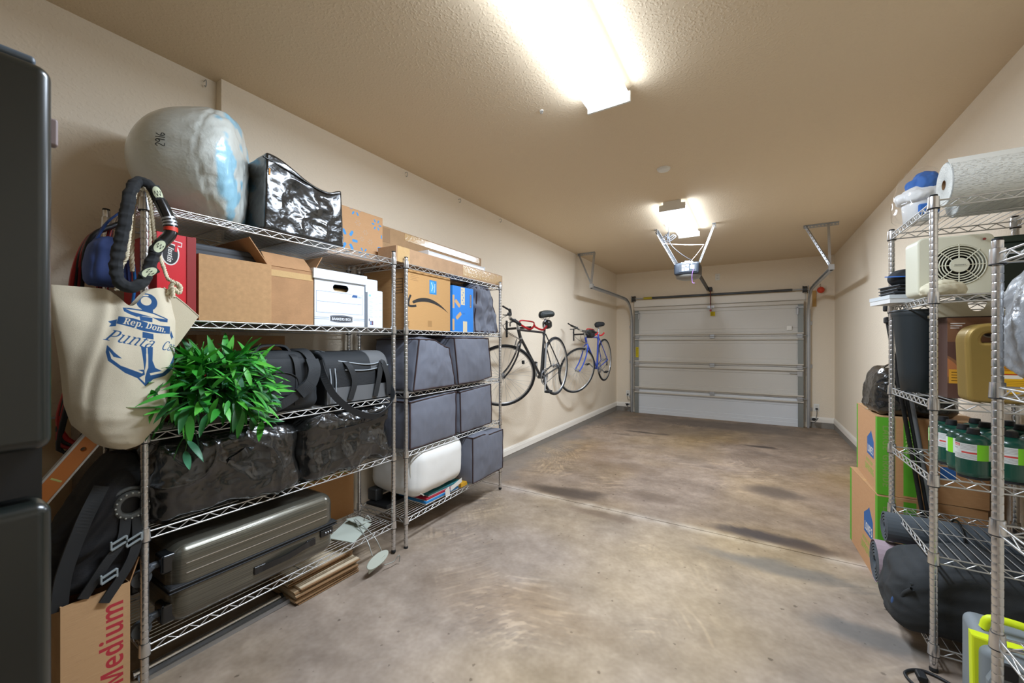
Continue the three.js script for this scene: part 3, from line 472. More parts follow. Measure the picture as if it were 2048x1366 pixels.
cardboardBox('plain_carton', 'plain brown carton between red boot box and open-flap carton', 0.285, 0.268, 0.34, [-2.1, Y2, -0.86], PI / 2, { base: M.card });
{
  const t = thing('open_carton', 'brown carton with its top flaps standing open', 'box', [-2.1, Y2, -1.1], PI / 2);
  const w = 0.222, h = 0.268, d = 0.33, k = 0.004;
  part('body', [box(w, h, k, 0, h / 2, d / 2), box(w, h, k, 0, h / 2, -d / 2), box(k, h, d, w / 2, h / 2, 0), box(k, h, d, -w / 2, h / 2, 0), box(w, k, d, 0, k / 2, 0)], M.card2, t);
  const fs = poly([[-w / 2, 0], [w / 2, 0], [w / 2 - 0.008, 0.095], [-w / 2 + 0.006, 0.1]]);
  part('flap', boxUV(tf(extr(fs, k), [-0.004, h, d / 2], [-0.75, 0.0, 0])), M.card2, t);
  part('flap', boxUV(tf(extr(poly([[-d / 2, 0], [d / 2, 0], [d / 2, 0.14], [-d / 2, 0.14]]), k), [-w / 2, h, 0], [0, PI / 2, 0.0])).applyMatrix4(new THREE.Matrix4().makeTranslation(w / 2, -h, 0)).applyMatrix4(new THREE.Matrix4().makeRotationZ(0.62)).applyMatrix4(new THREE.Matrix4().makeTranslation(-w / 2, h, 0)), M.card2, t);
  part('flap', boxUV(tf(extr(poly([[-d / 2, 0], [d / 2, 0], [d / 2, 0.1], [-d / 2, 0.1]]), k), [0, 0, 0], [0, PI / 2, 0])).applyMatrix4(new THREE.Matrix4().makeRotationZ(-0.5)).applyMatrix4(new THREE.Matrix4().makeTranslation(w / 2, h, 0)), M.card2, t);
  part('clear_tape', [box(w - 0.01, 0.03, 0.0012, 0, h - 0.03, d / 2 + 0.0026)], M.tape, t);
}
{ // white file box with lid
  const w = 0.305, h = 0.255, d = 0.4, t = thing('file_storage_box', 'white lidded file storage box with hand hole and dark nameplate', 'box', [-2.13, Y2, -1.368], PI / 2);
  const f = printMat(768, 640, (x, W, H) => {
    x.fillStyle = '#dfe6ef'; x.fillRect(0, 0, W, H); x.strokeStyle = '#5f7394'; x.lineWidth = 4; x.strokeRect(24, 190, 710, 280); x.beginPath(); x.moveTo(36, 325); x.lineTo(722, 325); x.stroke();
    x.fillStyle = '#dfe6ef'; x.fillRect(556, 180, 166, 20); x.fillStyle = '#33598f'; x.beginPath(); x.moveTo(556, 232); x.lineTo(576, 196); x.lineTo(650, 196); x.lineTo(650, 232); x.fill(); x.strokeStyle = '#33598f'; x.lineWidth = 3; x.strokeRect(660, 214, 54, 16); x.font = 'bold 18px sans-serif'; x.fillStyle = '#8ea2bf'; x.fillText('703', 664, 229);
    x.fillStyle = '#5f7394'; x.fillRect(0, 532, W, 5); x.fillRect(0, 552, W, 5); x.fillStyle = '#dfe6ef'; x.fillRect(206, 500, 378, 100);
    x.fillStyle = '#3a3a40'; x.beginPath(); x.moveTo(222, 510); x.quadraticCurveTo(395, 478, 568, 510); x.lineTo(568, 580); x.quadraticCurveTo(395, 612, 222, 580); x.fill(); x.strokeStyle = '#b9c2cc'; x.lineWidth = 3; x.beginPath(); x.moveTo(230, 518); x.quadraticCurveTo(395, 488, 560, 518); x.lineTo(560, 574); x.quadraticCurveTo(395, 602, 230, 574); x.closePath(); x.stroke(); x.fillStyle = '#e9edf1'; textFit(x, 'BANKERS BOX', 395, 547, 300, 48);
  }, 0.6);
  const s = poly([[-w / 2, 0], [w / 2, 0], [w / 2, h], [-w / 2, h]]), hole = new THREE.Path(); const hx = 0.0, hy = 0.205, hr = 0.018, hl = 0.03; hole.absarc(hx + hl, hy, hr, -PI / 2, PI / 2, false); hole.absarc(hx - hl, hy, hr, PI / 2, PI * 1.5, false); hole.closePath(); s.holes.push(hole);
  const fg = new THREE.ExtrudeGeometry(s, { depth: 0.004, bevelEnabled: false, curveSegments: 10 }), uv = fg.attributes.uv, pp = fg.attributes.position; for (let i = 0; i < uv.count; i++) uv.setXY(i, pp.getX(i) / w + 0.5, pp.getY(i) / h);
  const wm = mat(0xdde3ec, 0.6); part('front_panel', fg.translate(0, 0, d / 2 - 0.004), f, t, 'printed front with hand hole');
  part('body', [box(w, h, 0.004, 0, h / 2, -d / 2), box(0.004, h, d - 0.008, w / 2 - 0.002, h / 2, 0), box(0.004, h, d - 0.008, -w / 2 + 0.002, h / 2, 0), box(w, 0.004, d - 0.01, 0, 0.002, 0)], wm, t);
  part('contents', rbox(0.24, 0.2, 0.34, 0.02, 0, 0.11, 0), mat(0xa98a5a, 0.8), t, 'tan papers seen through hand hole');
  part('lid', [box(w + 0.022, 0.05, d + 0.022, 0, h + 0.012, 0)], wm, t);
}
{
  const gen = (a) => printMat(256, 384, (x, w, h) => { x.fillStyle = '#e3e7ec'; x.fillRect(0, 0, w, h); x.fillStyle = '#8fc3e0'; x.fillRect(24, 24, 54, 22); x.fillStyle = '#b4bcc6'; for (let k = 0; k < 15; k++) x.fillRect(24, 66 + k * 15, 110 - (k * 29) % 40, 4); x.fillStyle = '#9fb7c8'; for (let k = 0; k < 4; k++) x.fillRect(168, 50 + k * 72, 70, 3); if (a) { x.fillStyle = '#34324a'; x.fillRect(26, 290, 18, 28); x.fillRect(56, 316, 78, 44); x.fillStyle = '#7f9cc4'; x.fillRect(62, 322, 34, 32); x.fillStyle = '#b06a7a'; x.fillRect(100, 324, 16, 28); } }, 0.5);
  const lb = mat(0xd9dfe6, 0.5), put = (name, lab, w, h, d, D, X, y, f) => { const t = thing(name, lab, 'box', [X, y, -D], PI / 2, 'small white product boxes'); const [g, m] = printedBox(w, h, d, lb, f ? { pz: f } : {}); part('body', g, m, t); part('lid_flap', box(w - 0.004, 0.002, d - 0.004, 0, h + 0.001, 0), mat(0xc3d4e2, 0.5), t); };
  put('product_box', 'white product box with small dark photo beside the file box', 0.075, 0.205, 0.2, 1.582, -2.03, Y2, gen(1));
  put('product_box', 'taller narrow white product box next to the rack post', 0.07, 0.225, 0.16, 1.66, -2.06, Y2, gen(0));
  put('product_box', 'plain white box lying on top of a product box', 0.085, 0.075, 0.18, 1.588, -2.04, Y2 + 0.2075, null);
}
{
  const t = thing('folded_case', 'dark grey flat case lying on top of the plain carton', 'case', [-2.16, Y2 + 0.275, -0.83], PI / 2);
  part('shell', rbox(0.36, 0.055, 0.3, 0.012, 0, 0.028, 0), mat(0x3a3f45, 0.6), t); part('zip', box(0.362, 0.006, 0.302, 0, 0.03, 0), M.black, t);
}
// ───────── first rack, third shelf ─────────
const Y3 = LEV[2] + 0.001;
{ // artificial willow bush in the corner of the shelf
  const t = thing('artificial_plant', 'bushy artificial plant with slender green leaves on the third shelf', 'plant', [-1.96, Y3, -0.76]);
  part('pot', lathe([[0.0005, 0], [0.045, 0], [0.055, 0.08], [0.058, 0.085], [0.012, 0.09], [0.008, 0.15], [0.0005, 0.15]], 18), mat(0x3c3a36, 0.8), t, 'dark weighted base');
  const leafGeo = [0, 1, 2].map((k) => { const L = 1, n = 8, pos = [], idx = []; for (let i = 0; i <= n; i++) { const s = i / n, w = 0.115 * Math.pow(Math.sin(PI * Math.pow(s, 0.8)), 0.8) + 0.002, dr = -(0.1 + 0.14 * k) * s * s; pos.push(-w, s * L, dr + 0.02, 0, s * L, dr, w, s * L, dr + 0.02); if (i) { const o = (i - 1) * 3; idx.push(o, o + 1, o + 3, o + 1, o + 4, o + 3, o + 1, o + 2, o + 4, o + 2, o + 5, o + 4); } } const g = new THREE.BufferGeometry(); g.setAttribute('position', new THREE.Float32BufferAttribute(pos, 3)); g.setIndex(idx); g.computeVertexNormals(); return g; });
  const mats = [0x2f8a2a, 0x3fa336, 0x2a6e35, 0x4f8f6a, 0x57b33c, 0x1f5f24].map((c) => mat(c, 0.42, { side: THREE.DoubleSide, transmission: 0.12, thickness: 0 }));
  const stems = []; const base = V(0, 0.15, 0.0);
  let made = 0;
  for (let s = 0; s < 30; s++) {
    const yaw = rr(0, 2 * PI), el = s < 9 ? rr(0.35, 1.1) : rr(-0.1, 0.75), len = rr(0.12, 0.24), dir = V(Math.cos(yaw) * Math.cos(el) * 0.8 + 0.5, Math.sin(el), Math.sin(yaw) * Math.cos(el)).normalize();
    const droop = s < 9 ? 0.04 : rr(0.06, 0.22);
    const at = (q) => base.clone().addScaledVector(dir, len * q).add(V(0, -droop * q * q, 0));
    stems.push(tube([0, 0.35, 0.7, 1].map((q) => at(q).toArray()), 0.0018, 10, 5));
    for (let k = 0; k < 10 && made < 298; k++, made++) {
      const q = 0.25 + 0.75 * (k + rnd() * 0.5) / 9.5, p = at(Math.min(q, 1)), tan = at(Math.min(1, q) + 0.01).sub(at(Math.min(1, q) - 0.01)).normalize();
      const side = V(rr(-1, 1), rr(-0.7, 0.8), rr(-1, 1)).cross(tan).normalize(), d = tan.clone().multiplyScalar(rr(0.3, 1)).addScaledVector(side, rr(0.5, 1)).normalize(), L = rr(0.085, 0.13);
      const o = new THREE.Mesh(leafGeo[k % 3], mats[Math.floor(rnd() * 6)]); o.name = 'leaf'; o.castShadow = o.receiveShadow = true;
      const up = V(rr(-0.4, 0.9), 1, rr(-0.4, 0.4)), Z = d.clone().cross(up).cross(d).normalize(), X = d.clone().cross(Z).normalize();
      o.matrix.makeBasis(X, d, Z).setPosition(p).scale(V(L * 1.0, L, L)); o.matrix.decompose(o.position, o.quaternion, o.scale); t.add(o);
    }
  }
  const mass = []; for (let k = 0; k < 420; k++) { const yaw = rr(0, 2 * PI), el = rr(-0.5, 1.2), R = 0.05 + 0.17 * Math.sqrt(rnd()), d0 = V(Math.cos(yaw) * Math.cos(el) * 0.75 + 0.4, Math.sin(el) * 0.75 - 0.05, Math.sin(yaw) * Math.cos(el)).multiplyScalar(R), d = d0.clone().normalize().add(V(rr(-0.9, 0.9), rr(-0.9, 0.7), rr(-0.9, 0.9))).normalize(), L = rr(0.07, 0.115), Z = d.clone().cross(V(rr(-0.4, 0.9), 1, rr(-0.4, 0.4))).cross(d).normalize(), X = d.clone().cross(Z).normalize(); const m = new THREE.Matrix4().makeBasis(X, d, Z).setPosition(base.clone().add(d0)).scale(V(L, L, L)); mass.push([k % 4, leafGeo[k % 3].clone().applyMatrix4(m)]); }
  for (const q of [0, 1, 2, 3]) { const o = part('foliage', mass.filter(([i]) => i === q).map(([, g]) => g), mats[q + 1 > 4 ? 0 : [0, 1, 2, 4][q]], t); o.userData.kind = 'stuff'; }
  part('stems', stems, mat(0x4a6a2a, 0.7), t);
}
{ // black duffel
  const t = thing('duffel_bag', 'black nylon duffel bag with padded shoulder strap and arched pocket', 'bag', [-2.1, Y3, -1.045], PI / 2);
  const g = soft(0.4, 0.285, 0.36, { r: 0.05, seg: 44, bulge: 0.012, fn: (v) => 0.006 * fbm(v.x * 8, v.y * 8, v.z * 8, 3) + 0.004 * ridge(v.x * 6, v.y * 9, v.z * 6), ffd: (v, u) => { const up = clamp(v.y / 0.285); v.x *= 1 - 0.07 * up; v.z *= 1 - 0.12 * up; } });
  part('body', g, M.nylon, t);
  part('top_handle', [strap([[-0.09, 0.28, 0.08], [-0.05, 0.318, 0.08], [0.05, 0.32, 0.08], [0.09, 0.28, 0.08]], 0.05, 0.01, [0, 0, 1], 24)], M.strapBlack, t);
  const arch = new THREE.Shape(); arch.moveTo(-0.105, 0); arch.lineTo(0.105, 0); arch.lineTo(0.1, 0.04); arch.quadraticCurveTo(0.08, 0.105, 0, 0.108); arch.quadraticCurveTo(-0.085, 0.105, -0.1, 0.04); arch.closePath();
  part('front_pocket', boxUV(extr(arch, 0.008, 0.004).translate(-0.02, 0.085, 0.178)), M.nylon, t);
  part('pocket_zip', tube([[-0.12, 0.1, 0.193], [-0.1, 0.17, 0.193], [-0.02, 0.196, 0.192], [0.06, 0.17, 0.193], [0.08, 0.1, 0.193]], 0.003, 40, 5), M.black, t);
  for (const g of [strap([[-0.12, 0.03, 0.188], [-0.115, 0.15, 0.19], [-0.1, 0.26, 0.168], [-0.09, 0.288, 0.1]], 0.03, 0.004, [1, 0, 0]), strap([[0.07, 0.03, 0.188], [0.075, 0.17, 0.19], [0.07, 0.26, 0.168], [0.06, 0.288, 0.1]], 0.03, 0.004, [1, 0, 0])]) part('webbing', g, M.strapBlack, t);
  part('shoulder_strap', [strap([[0.1, 0.295, 0.06], [0.135, 0.29, 0.14], [0.145, 0.22, 0.2], [0.12, 0.14, 0.212], [0.03, 0.07, 0.212], [-0.06, 0.03, 0.21], [-0.12, 0.012, 0.2]], 0.042, 0.01, [1, 0.25, 0], 50)], M.strapBlack, t);
  part('strap_pad', [strap([[0.145, 0.25, 0.185], [0.142, 0.2, 0.212], [0.115, 0.135, 0.222], [0.06, 0.09, 0.222]], 0.06, 0.016, [1, 0.25, 0], 30)], M.nylon, t);
}
{ // pet carrier
  const t = thing('pet_carrier', 'black and grey soft pet carrier with long strap hanging over shelf', 'bag', [-2.12, Y3, -1.49], PI / 2);
  const arch = (w, h) => { const s = new THREE.Shape(); s.moveTo(-w / 2, 0); s.lineTo(w / 2, 0); s.lineTo(w / 2, h * 0.62); s.quadraticCurveTo(w / 2, h, w * 0.2, h); s.lineTo(-w * 0.2, h); s.quadraticCurveTo(-w / 2, h, -w / 2, h * 0.62); s.closePath(); return s; };
  const L = 0.41, bodyG = (w, h, dep, x) => boxUV(tf(extr(arch(w, h), dep, 0.008), [x, 0.008, 0], [0, PI / 2, 0]));
  part('body', bodyG(0.36, 0.27, L, -L / 2), M.nylon, t);
  part('lower_band', [box(L + 0.004, 0.085, 0.01, 0, 0.05, 0.188), box(0.008, 0.085, 0.36, L / 2 + 0.006, 0.05, 0)], M.nylonGrey, t, 'grey lower band');
  part('mesh_window', box(L * 0.62, 0.09, 0.006, -0.02, 0.14, 0.189), mat(0x2a2c2e, 0.8, { bumpMap: rep(T.mesh, 14), bumpScale: 0.002 }), t, 'fine mesh window');
  part('top_panel', boxUV(tf(extr(arch(0.368, 0.277), 0.12, 0.004), [L / 2 - 0.125, 0.008, 0], [0, PI / 2, 0])), M.nylonGrey, t, 'grey end panel');
  const arcPts = (x, w, h) => [[x, 0.01, w / 2], [x, h * 0.5, w / 2 + 0.004], [x, h * 0.86, w * 0.42], [x, h * 1.0, w * 0.2], [x, h * 1.01, -w * 0.2], [x, h * 0.85, -w * 0.42]];
  part('piping', [tube(arcPts(-L / 2 + 0.02, 0.38, 0.285), 0.004, 40, 6), tube(arcPts(-L / 2 + 0.05, 0.38, 0.285), 0.004, 40, 6), tube([[-0.13, 0.235, 0.175], [0.05, 0.21, 0.19], [0.16, 0.225, 0.182], [0.2, 0.26, 0.12]], 0.004, 30, 6), tube([[-0.1, 0.185, 0.196], [0.05, 0.178, 0.197], [0.2, 0.2, 0.194]], 0.0035, 30, 6)], mat(0x9fa6ab, 0.5), t, 'light grey piping');
  for (const g of [strap([[-0.07, 0.02, 0.2], [-0.05, 0.12, 0.21], [-0.08, 0.21, 0.2], [-0.1, 0.25, 0.13]], 0.035, 0.005, [1, 0, 0]), strap([[0.1, 0.02, 0.2], [0.12, 0.13, 0.21], [0.14, 0.22, 0.21], [0.18, 0.13, 0.215], [0.2, 0.02, 0.2]], 0.035, 0.005, [1, 0.2, 0])]) part('carry_strap', g, M.strapBlack, t);
  part('shoulder_strap', strap([[-0.22, 0.24, 0.15], [-0.225, 0.15, 0.2], [-0.18, 0.05, 0.225], [-0.08, -0.04, 0.24], [0.03, -0.085, 0.245], [0.1, -0.085, 0.245], [0.18, -0.04, 0.235], [0.22, 0.02, 0.215], [0.225, 0.08, 0.17]], 0.035, 0.005, [0.3, 0.7, 0.3], 70), M.strapBlack, t);
}
{
  const t = thing('red_toolbox', 'red metal box half hidden behind the artificial plant', 'box', [-2.22, Y3, -0.7], PI / 2);
  part('body', rbox(0.24, 0.2, 0.2, 0.012, 0, 0.1, 0), mat(0xa5141c, 0.4), t); part('lid', rbox(0.245, 0.05, 0.205, 0.012, 0, 0.225, 0), mat(0xa5141c, 0.4), t); part('latch', box(0.03, 0.05, 0.006, 0, 0.2, 0.104), M.galv, t);
}
cardboardBox('back_carton', 'brown carton against the wall behind the duffel bag', 0.42, 0.37, 0.1, [-2.335, Y3, -1.05], PI / 2, { base: M.card2, tape: false });
// ───────── first rack, fourth shelf: two tarp bags ─────────
const Y4 = LEV[1] + 0.001;
const tarpBag = (label, w, h, d, pos, seed, ffd) => {
  const t = thing('tarp_bag', label, 'bag', pos, PI / 2, 'black tarp storage bags');
  part('shell', soft(w, h, d, { r: 0.05, seg: 110, bulge: 0.015, fn: (v, n, u) => { const q = [v.x + seed, v.y + seed * 2, v.z]; const fold = Math.abs(fbm(q[0] * 3.2, q[1] * 3.2, q[2] * 3.2, 2)); return 0.07 * (0.2 - fold) + 0.04 * (0.55 - Math.sqrt(Math.abs(n3(q[0] * 3.6 + 7, q[1] * 3.6, q[2] * 3.6)))) + 0.008 * ridge(q[0] * 11, q[1] * 11, q[2] * 11, 2); }, ffd }), M.tarp, t);
  return t;
};
{
  const a = tarpBag('crumpled glossy black tarp bag on fourth shelf under the plant', 0.56, 0.31, 0.4, [-2.13, Y4, -0.855], 3.1, (v, u) => { v.y *= 1 - 0.12 * sm(0.2, 1, u[0]); });
  part('handle', strap([[-0.1, 0.3, 0.1], [-0.12, 0.26, 0.205], [-0.05, 0.2, 0.225], [0.05, 0.24, 0.215], [0.06, 0.3, 0.1]], 0.03, 0.004, [1, 0, 0]), M.blackgloss, a);
  const b = tarpBag('glossy black tarp bag on fourth shelf below the pet carrier', 0.55, 0.3, 0.4, [-2.125, Y4, -1.43], 8.7, (v, u) => { v.y *= 1 + 0.06 * sm(-0.5, 0.6, u[0]); });
  part('zip_flap', strap([[-0.26, 0.24, 0.205], [-0.1, 0.225, 0.222], [0.1, 0.235, 0.222], [0.25, 0.25, 0.205]], 0.03, 0.006, [0, 1, 0.2]), M.blackgloss, b);
}
// ───────── first rack, bottom shelf ─────────
const Y5 = LEV[0] + 0.001;
{
  const t = thing('hard_suitcase', 'brushed dark silver hard-shell suitcase lying on its side', 'suitcase', [-2.13, Y5 + 0.022, -0.965], PI / 2);
  const shell = mat(0x807c71, 0.28, { metalness: 0.55, bumpMap: rep(T.brush, 1.4, 3), bumpScale: 0.0012, clearcoat: 0.7, clearcoatRoughness: 0.08, map: rep(dataTex(256, 256, (x, y) => { const v = 200 + 70 * tile((p, q) => n3(p * 0.4, q * 22, 3.1), x, y, 6); return [v, v, v * 0.97]; }, true), 1.4, 3) });
  part('shell', boxUV(tf(new RoundedBoxGeometry(0.7, 0.31, 0.46, 6, 0.06), [0, 0.155, 0])), shell, t);
  part('zipper_band', [rbox(0.706, 0.03, 0.466, 0.012, 0, 0.15, 0)], M.rubber, t); part('zipper', [rbox(0.712, 0.008, 0.474, 0.004, 0, 0.156, 0), rbox(0.712, 0.006, 0.474, 0.003, 0, 0.143, 0)], M.black, t);
  part('chrome_groove', [0.2, 0.238].map((y) => box(0.6, 0.003, 0.003, 0, y, 0.2305)), M.chrome, t);
  part('side_handle', [strap([[-0.02, 0.085, 0.232], [0.02, 0.09, 0.242], [0.09, 0.095, 0.25], [0.16, 0.1, 0.242], [0.2, 0.1, 0.232]], 0.026, 0.012, [0, 1, 0], 30), rbox(0.05, 0.035, 0.012, 0.005, -0.03, 0.085, 0.232), rbox(0.05, 0.035, 0.012, 0.005, 0.21, 0.1, 0.232)], M.blackgloss, t);
  const lock = part('combination_lock', rbox(0.07, 0.035, 0.014, 0.006, 0.295, 0.12, 0.233), M.blackgloss, t); part('dial', [0, 1, 2].map((k) => cyl(0.006, 0.006, 0.006, 10, [0.285 + k * 0.013, 0.12, 0.24], [0, 0, PI / 2])), M.galv, lock);
  for (const y of [0.06, 0.25]) for (const z of [0.17, -0.17]) {
    const w = part('wheel_mount', [rbox(0.05, 0.075, 0.075, 0.012, -0.345, y, z)], M.blackgloss, t);
    const c = part('caster', [cyl(0.012, 0.014, 0.04, 12, [-0.385, y, z], [0, 0, PI / 2]), rbox(0.05, 0.02, 0.018, 0.006, -0.405, y - 0.012, z + 0.012, [0, 0, 0.7])], mat(0x4a4e52, 0.4), t);
    part('wheel', [cyl(0.03, 0.03, 0.02, 24, [-0.418, y - 0.03, z], [PI / 2, 0, 0]), cyl(0.011, 0.011, 0.026, 12, [-0.418, y - 0.03, z], [PI / 2, 0, 0])], mat(0x4d5358, 0.45), c);
  }
}
{
  const f = printMat(512, 512, (x, w, h) => { cardNoise(x, w, h, '#a87a4a'); x.fillStyle = '#7f8f35'; textFit(x, 'IMPROVING', 256, 90, 420, 70); });
  cardboardBox('moving_carton', 'brown moving carton with green lettering behind the suitcase', 0.4, 0.36, 0.07, [-2.3, Y5, -1.5], PI / 2, { faces: { pz: f }, tape: false, flaps: false });
}
// ───────── on and below the bottom shelf ─────────
for (let k = 0; k < 9; k++) {
  const y = floorY(1.3) + k * 0.0135, w = rr(0.34, 0.37), off = rr(-0.012, 0.012) + (k > 5 ? -0.05 : 0), D = 1.32 + rr(-0.012, 0.012);
  const which = ['bottom', 'second', 'third', 'fourth', 'fifth', 'sixth', 'seventh', 'eighth', 'top'][k];
  const t = thing('floor_plank', k === 0 ? 'lowest plank of the flooring plank pile on the concrete' : k === 8 ? 'topmost plank of the flooring plank pile under the rack' : `${which} plank from below in the flooring plank pile under rack`, 'plank', [-2.07 + off, y, -D], PI / 2 + rr(-0.03, 0.03), 'flooring planks piled under the rack');
  part('board', box(w, 0.0115, 0.24, 0, 0.00575, 0), [mat(0xdcc5a2, 0.6, { map: rep(T.card, 3, 0.6) }), mat(0xc9ad88, 0.6, { map: rep(T.card, 3, 0.6) }), mat(0xe4d2b4, 0.55, { map: rep(T.card, 3, 0.6) })][k % 3], t);
  part('tongue', box(w, 0.004, 0.012, 0, 0.005, 0.124), mat(0x8d6b48, 0.8), t);
}
{
  const t = thing('closet_rod', 'long chrome pole lying on the floor under the first rack', 'pole', [-2.06, floorY(0.9) + 0.018, -0.83], PI / 2);
  part('pole', cyl(0.016, 0.016, 0.56, 16, [0, 0, 0], [0, 0, PI / 2]), M.chrome, t); part('end_cap', cyl(0.018, 0.018, 0.012, 16, [0.285, 0, 0], [0, 0, PI / 2]), M.black, t);
  const s = thing('metal_track', 'flat metal rail lying below the suitcase shelf', 'rail', [-2.0, floorY(0.9) + 0.001, -0.85], PI / 2);
  part('channel', boxUV(tf(extr(poly([[0, 0], [0.04, 0], [0.04, 0.02], [0.037, 0.02], [0.037, 0.003], [0.003, 0.003], [0.003, 0.02], [0, 0.02]]), 0.58), [-0.29, 0, 0], [0, PI / 2, 0])), M.galv, s);
}
{ // folding wire caddy, part on the deck part hanging over its edge
  const t = thing('wire_caddy', 'pale folding wire caddy hanging off the bottom shelf corner', 'caddy', [-2.06, Y5, -1.57], PI / 2);
  const m = mat(0xb9bfb2, 0.5), wireM = mat(0xa9aaa3, 0.4, { metalness: 0.6 });
  part('canvas_panel', [box(0.2, 0.004, 0.16, -0.06, 0.012, 0.02, [0.1, 0.4, 0.05]), box(0.12, 0.003, 0.1, 0.03, 0.03, -0.02, [0.2, 0.2, -0.3])], m, t);
  part('wire_leg', [tube([[-0.02, 0.06, 0.0], [-0.04, -0.02, 0.14], [-0.05, -0.09, 0.2]], 0.003, 20, 5), tube([[-0.01, 0.06, 0.0], [0.01, -0.02, 0.14], [0.02, -0.1, 0.2]], 0.003, 20, 5), tube([[0.05, 0.03, 0.0], [0.07, 0.05, 0.01], [0.08, 0.02, 0.03]], 0.004, 16, 5)], wireM, t);
  const tray = new THREE.Shape(); tray.absellipse(0, 0, 0.085, 0.03, 0, 2 * PI);
  const tr = part('tray', boxUV(tf(extr(tray, 0.005), [-0.03, -0.115, 0.22], [-0.4, 0.1, 0.12])), m, t); part('tray_side', [box(0.12, 0.04, 0.004, -0.035, -0.14, 0.22, [0.2, 0.1, 0.12])], m, tr);
  part('hook', tube([[0.0, -0.155, 0.24], [0.06, -0.16, 0.25], [0.09, -0.135, 0.26], [0.1, -0.15, 0.26], [0.095, -0.175, 0.26]], 0.003, 24, 5), wireM, t);
}
// ───────── second rack ─────────
const R2 = PI / 2 + 0.0454;                                  // the rack stands a little askew
const at2 = (a, back, y) => [-1.941 - 0.0454 * (a) - back, y, -(2.421 + a)];   // a: along from the rack's middle, back: behind its front edge
{ // top: two long taped cartons and a spare light diffuser
  const t = thing('long_carton', 'long shallow taped carton along the front of the top shelf', 'box', at2(0.0, 0.1, 1.836), R2 - 0.0);
  part('body', box(1.33, 0.1, 0.16, 0, 0.051, 0), mat(0xc09a74, 0.6, { map: rep(T.card, 2) }), t);
  for (const g of [box(0.6, 0.0012, 0.07, 0.35, 0.102, 0.045), box(0.6, 0.08, 0.0012, 0.35, 0.055, 0.0808), box(0.11, 0.1, 0.163, -0.6, 0.0515, 0)]) part('clear_tape', g, M.tape, t);
  const b = thing('long_carton', 'long brown taped carton against the wall on the top shelf', 'box', at2(0.06, 0.34, 1.836), R2);
  part('body', box(1.3, 0.3, 0.1, 0, 0.151, 0), mat(0xb8946a, 0.6, { map: rep(T.card, 2) }), b);
  for (const g of [box(1.0, 0.05, 0.0012, 0.12, 0.27, 0.0508), box(1.0, 0.0012, 0.09, 0.12, 0.3015, 0)]) part('clear_tape', g, M.tape, b);
  part('label_patch', box(0.07, 0.1, 0.001, -0.56, 0.24, 0.0506), mat(0x9a7a58, 0.7), b);
  const f = thing('light_diffuser', 'white strip light diffuser lying on the long cartons', 'diffuser', at2(0.08, 0.125, 1.94), R2);
  part('channel', boxUV(tf(extr(poly([[-0.05, 0], [0.05, 0], [0.046, 0.035], [0.035, 0.05], [-0.035, 0.05], [-0.046, 0.035]]), 0.74), [-0.37, 0.0, 0], [0, PI / 2, 0])), mat(0xdadcdd, 0.35), f);
  part('end_cap', [box(0.006, 0.05, 0.1, -0.372, 0.025, 0), box(0.006, 0.05, 0.1, 0.372, 0.025, 0)], M.white, f);
}
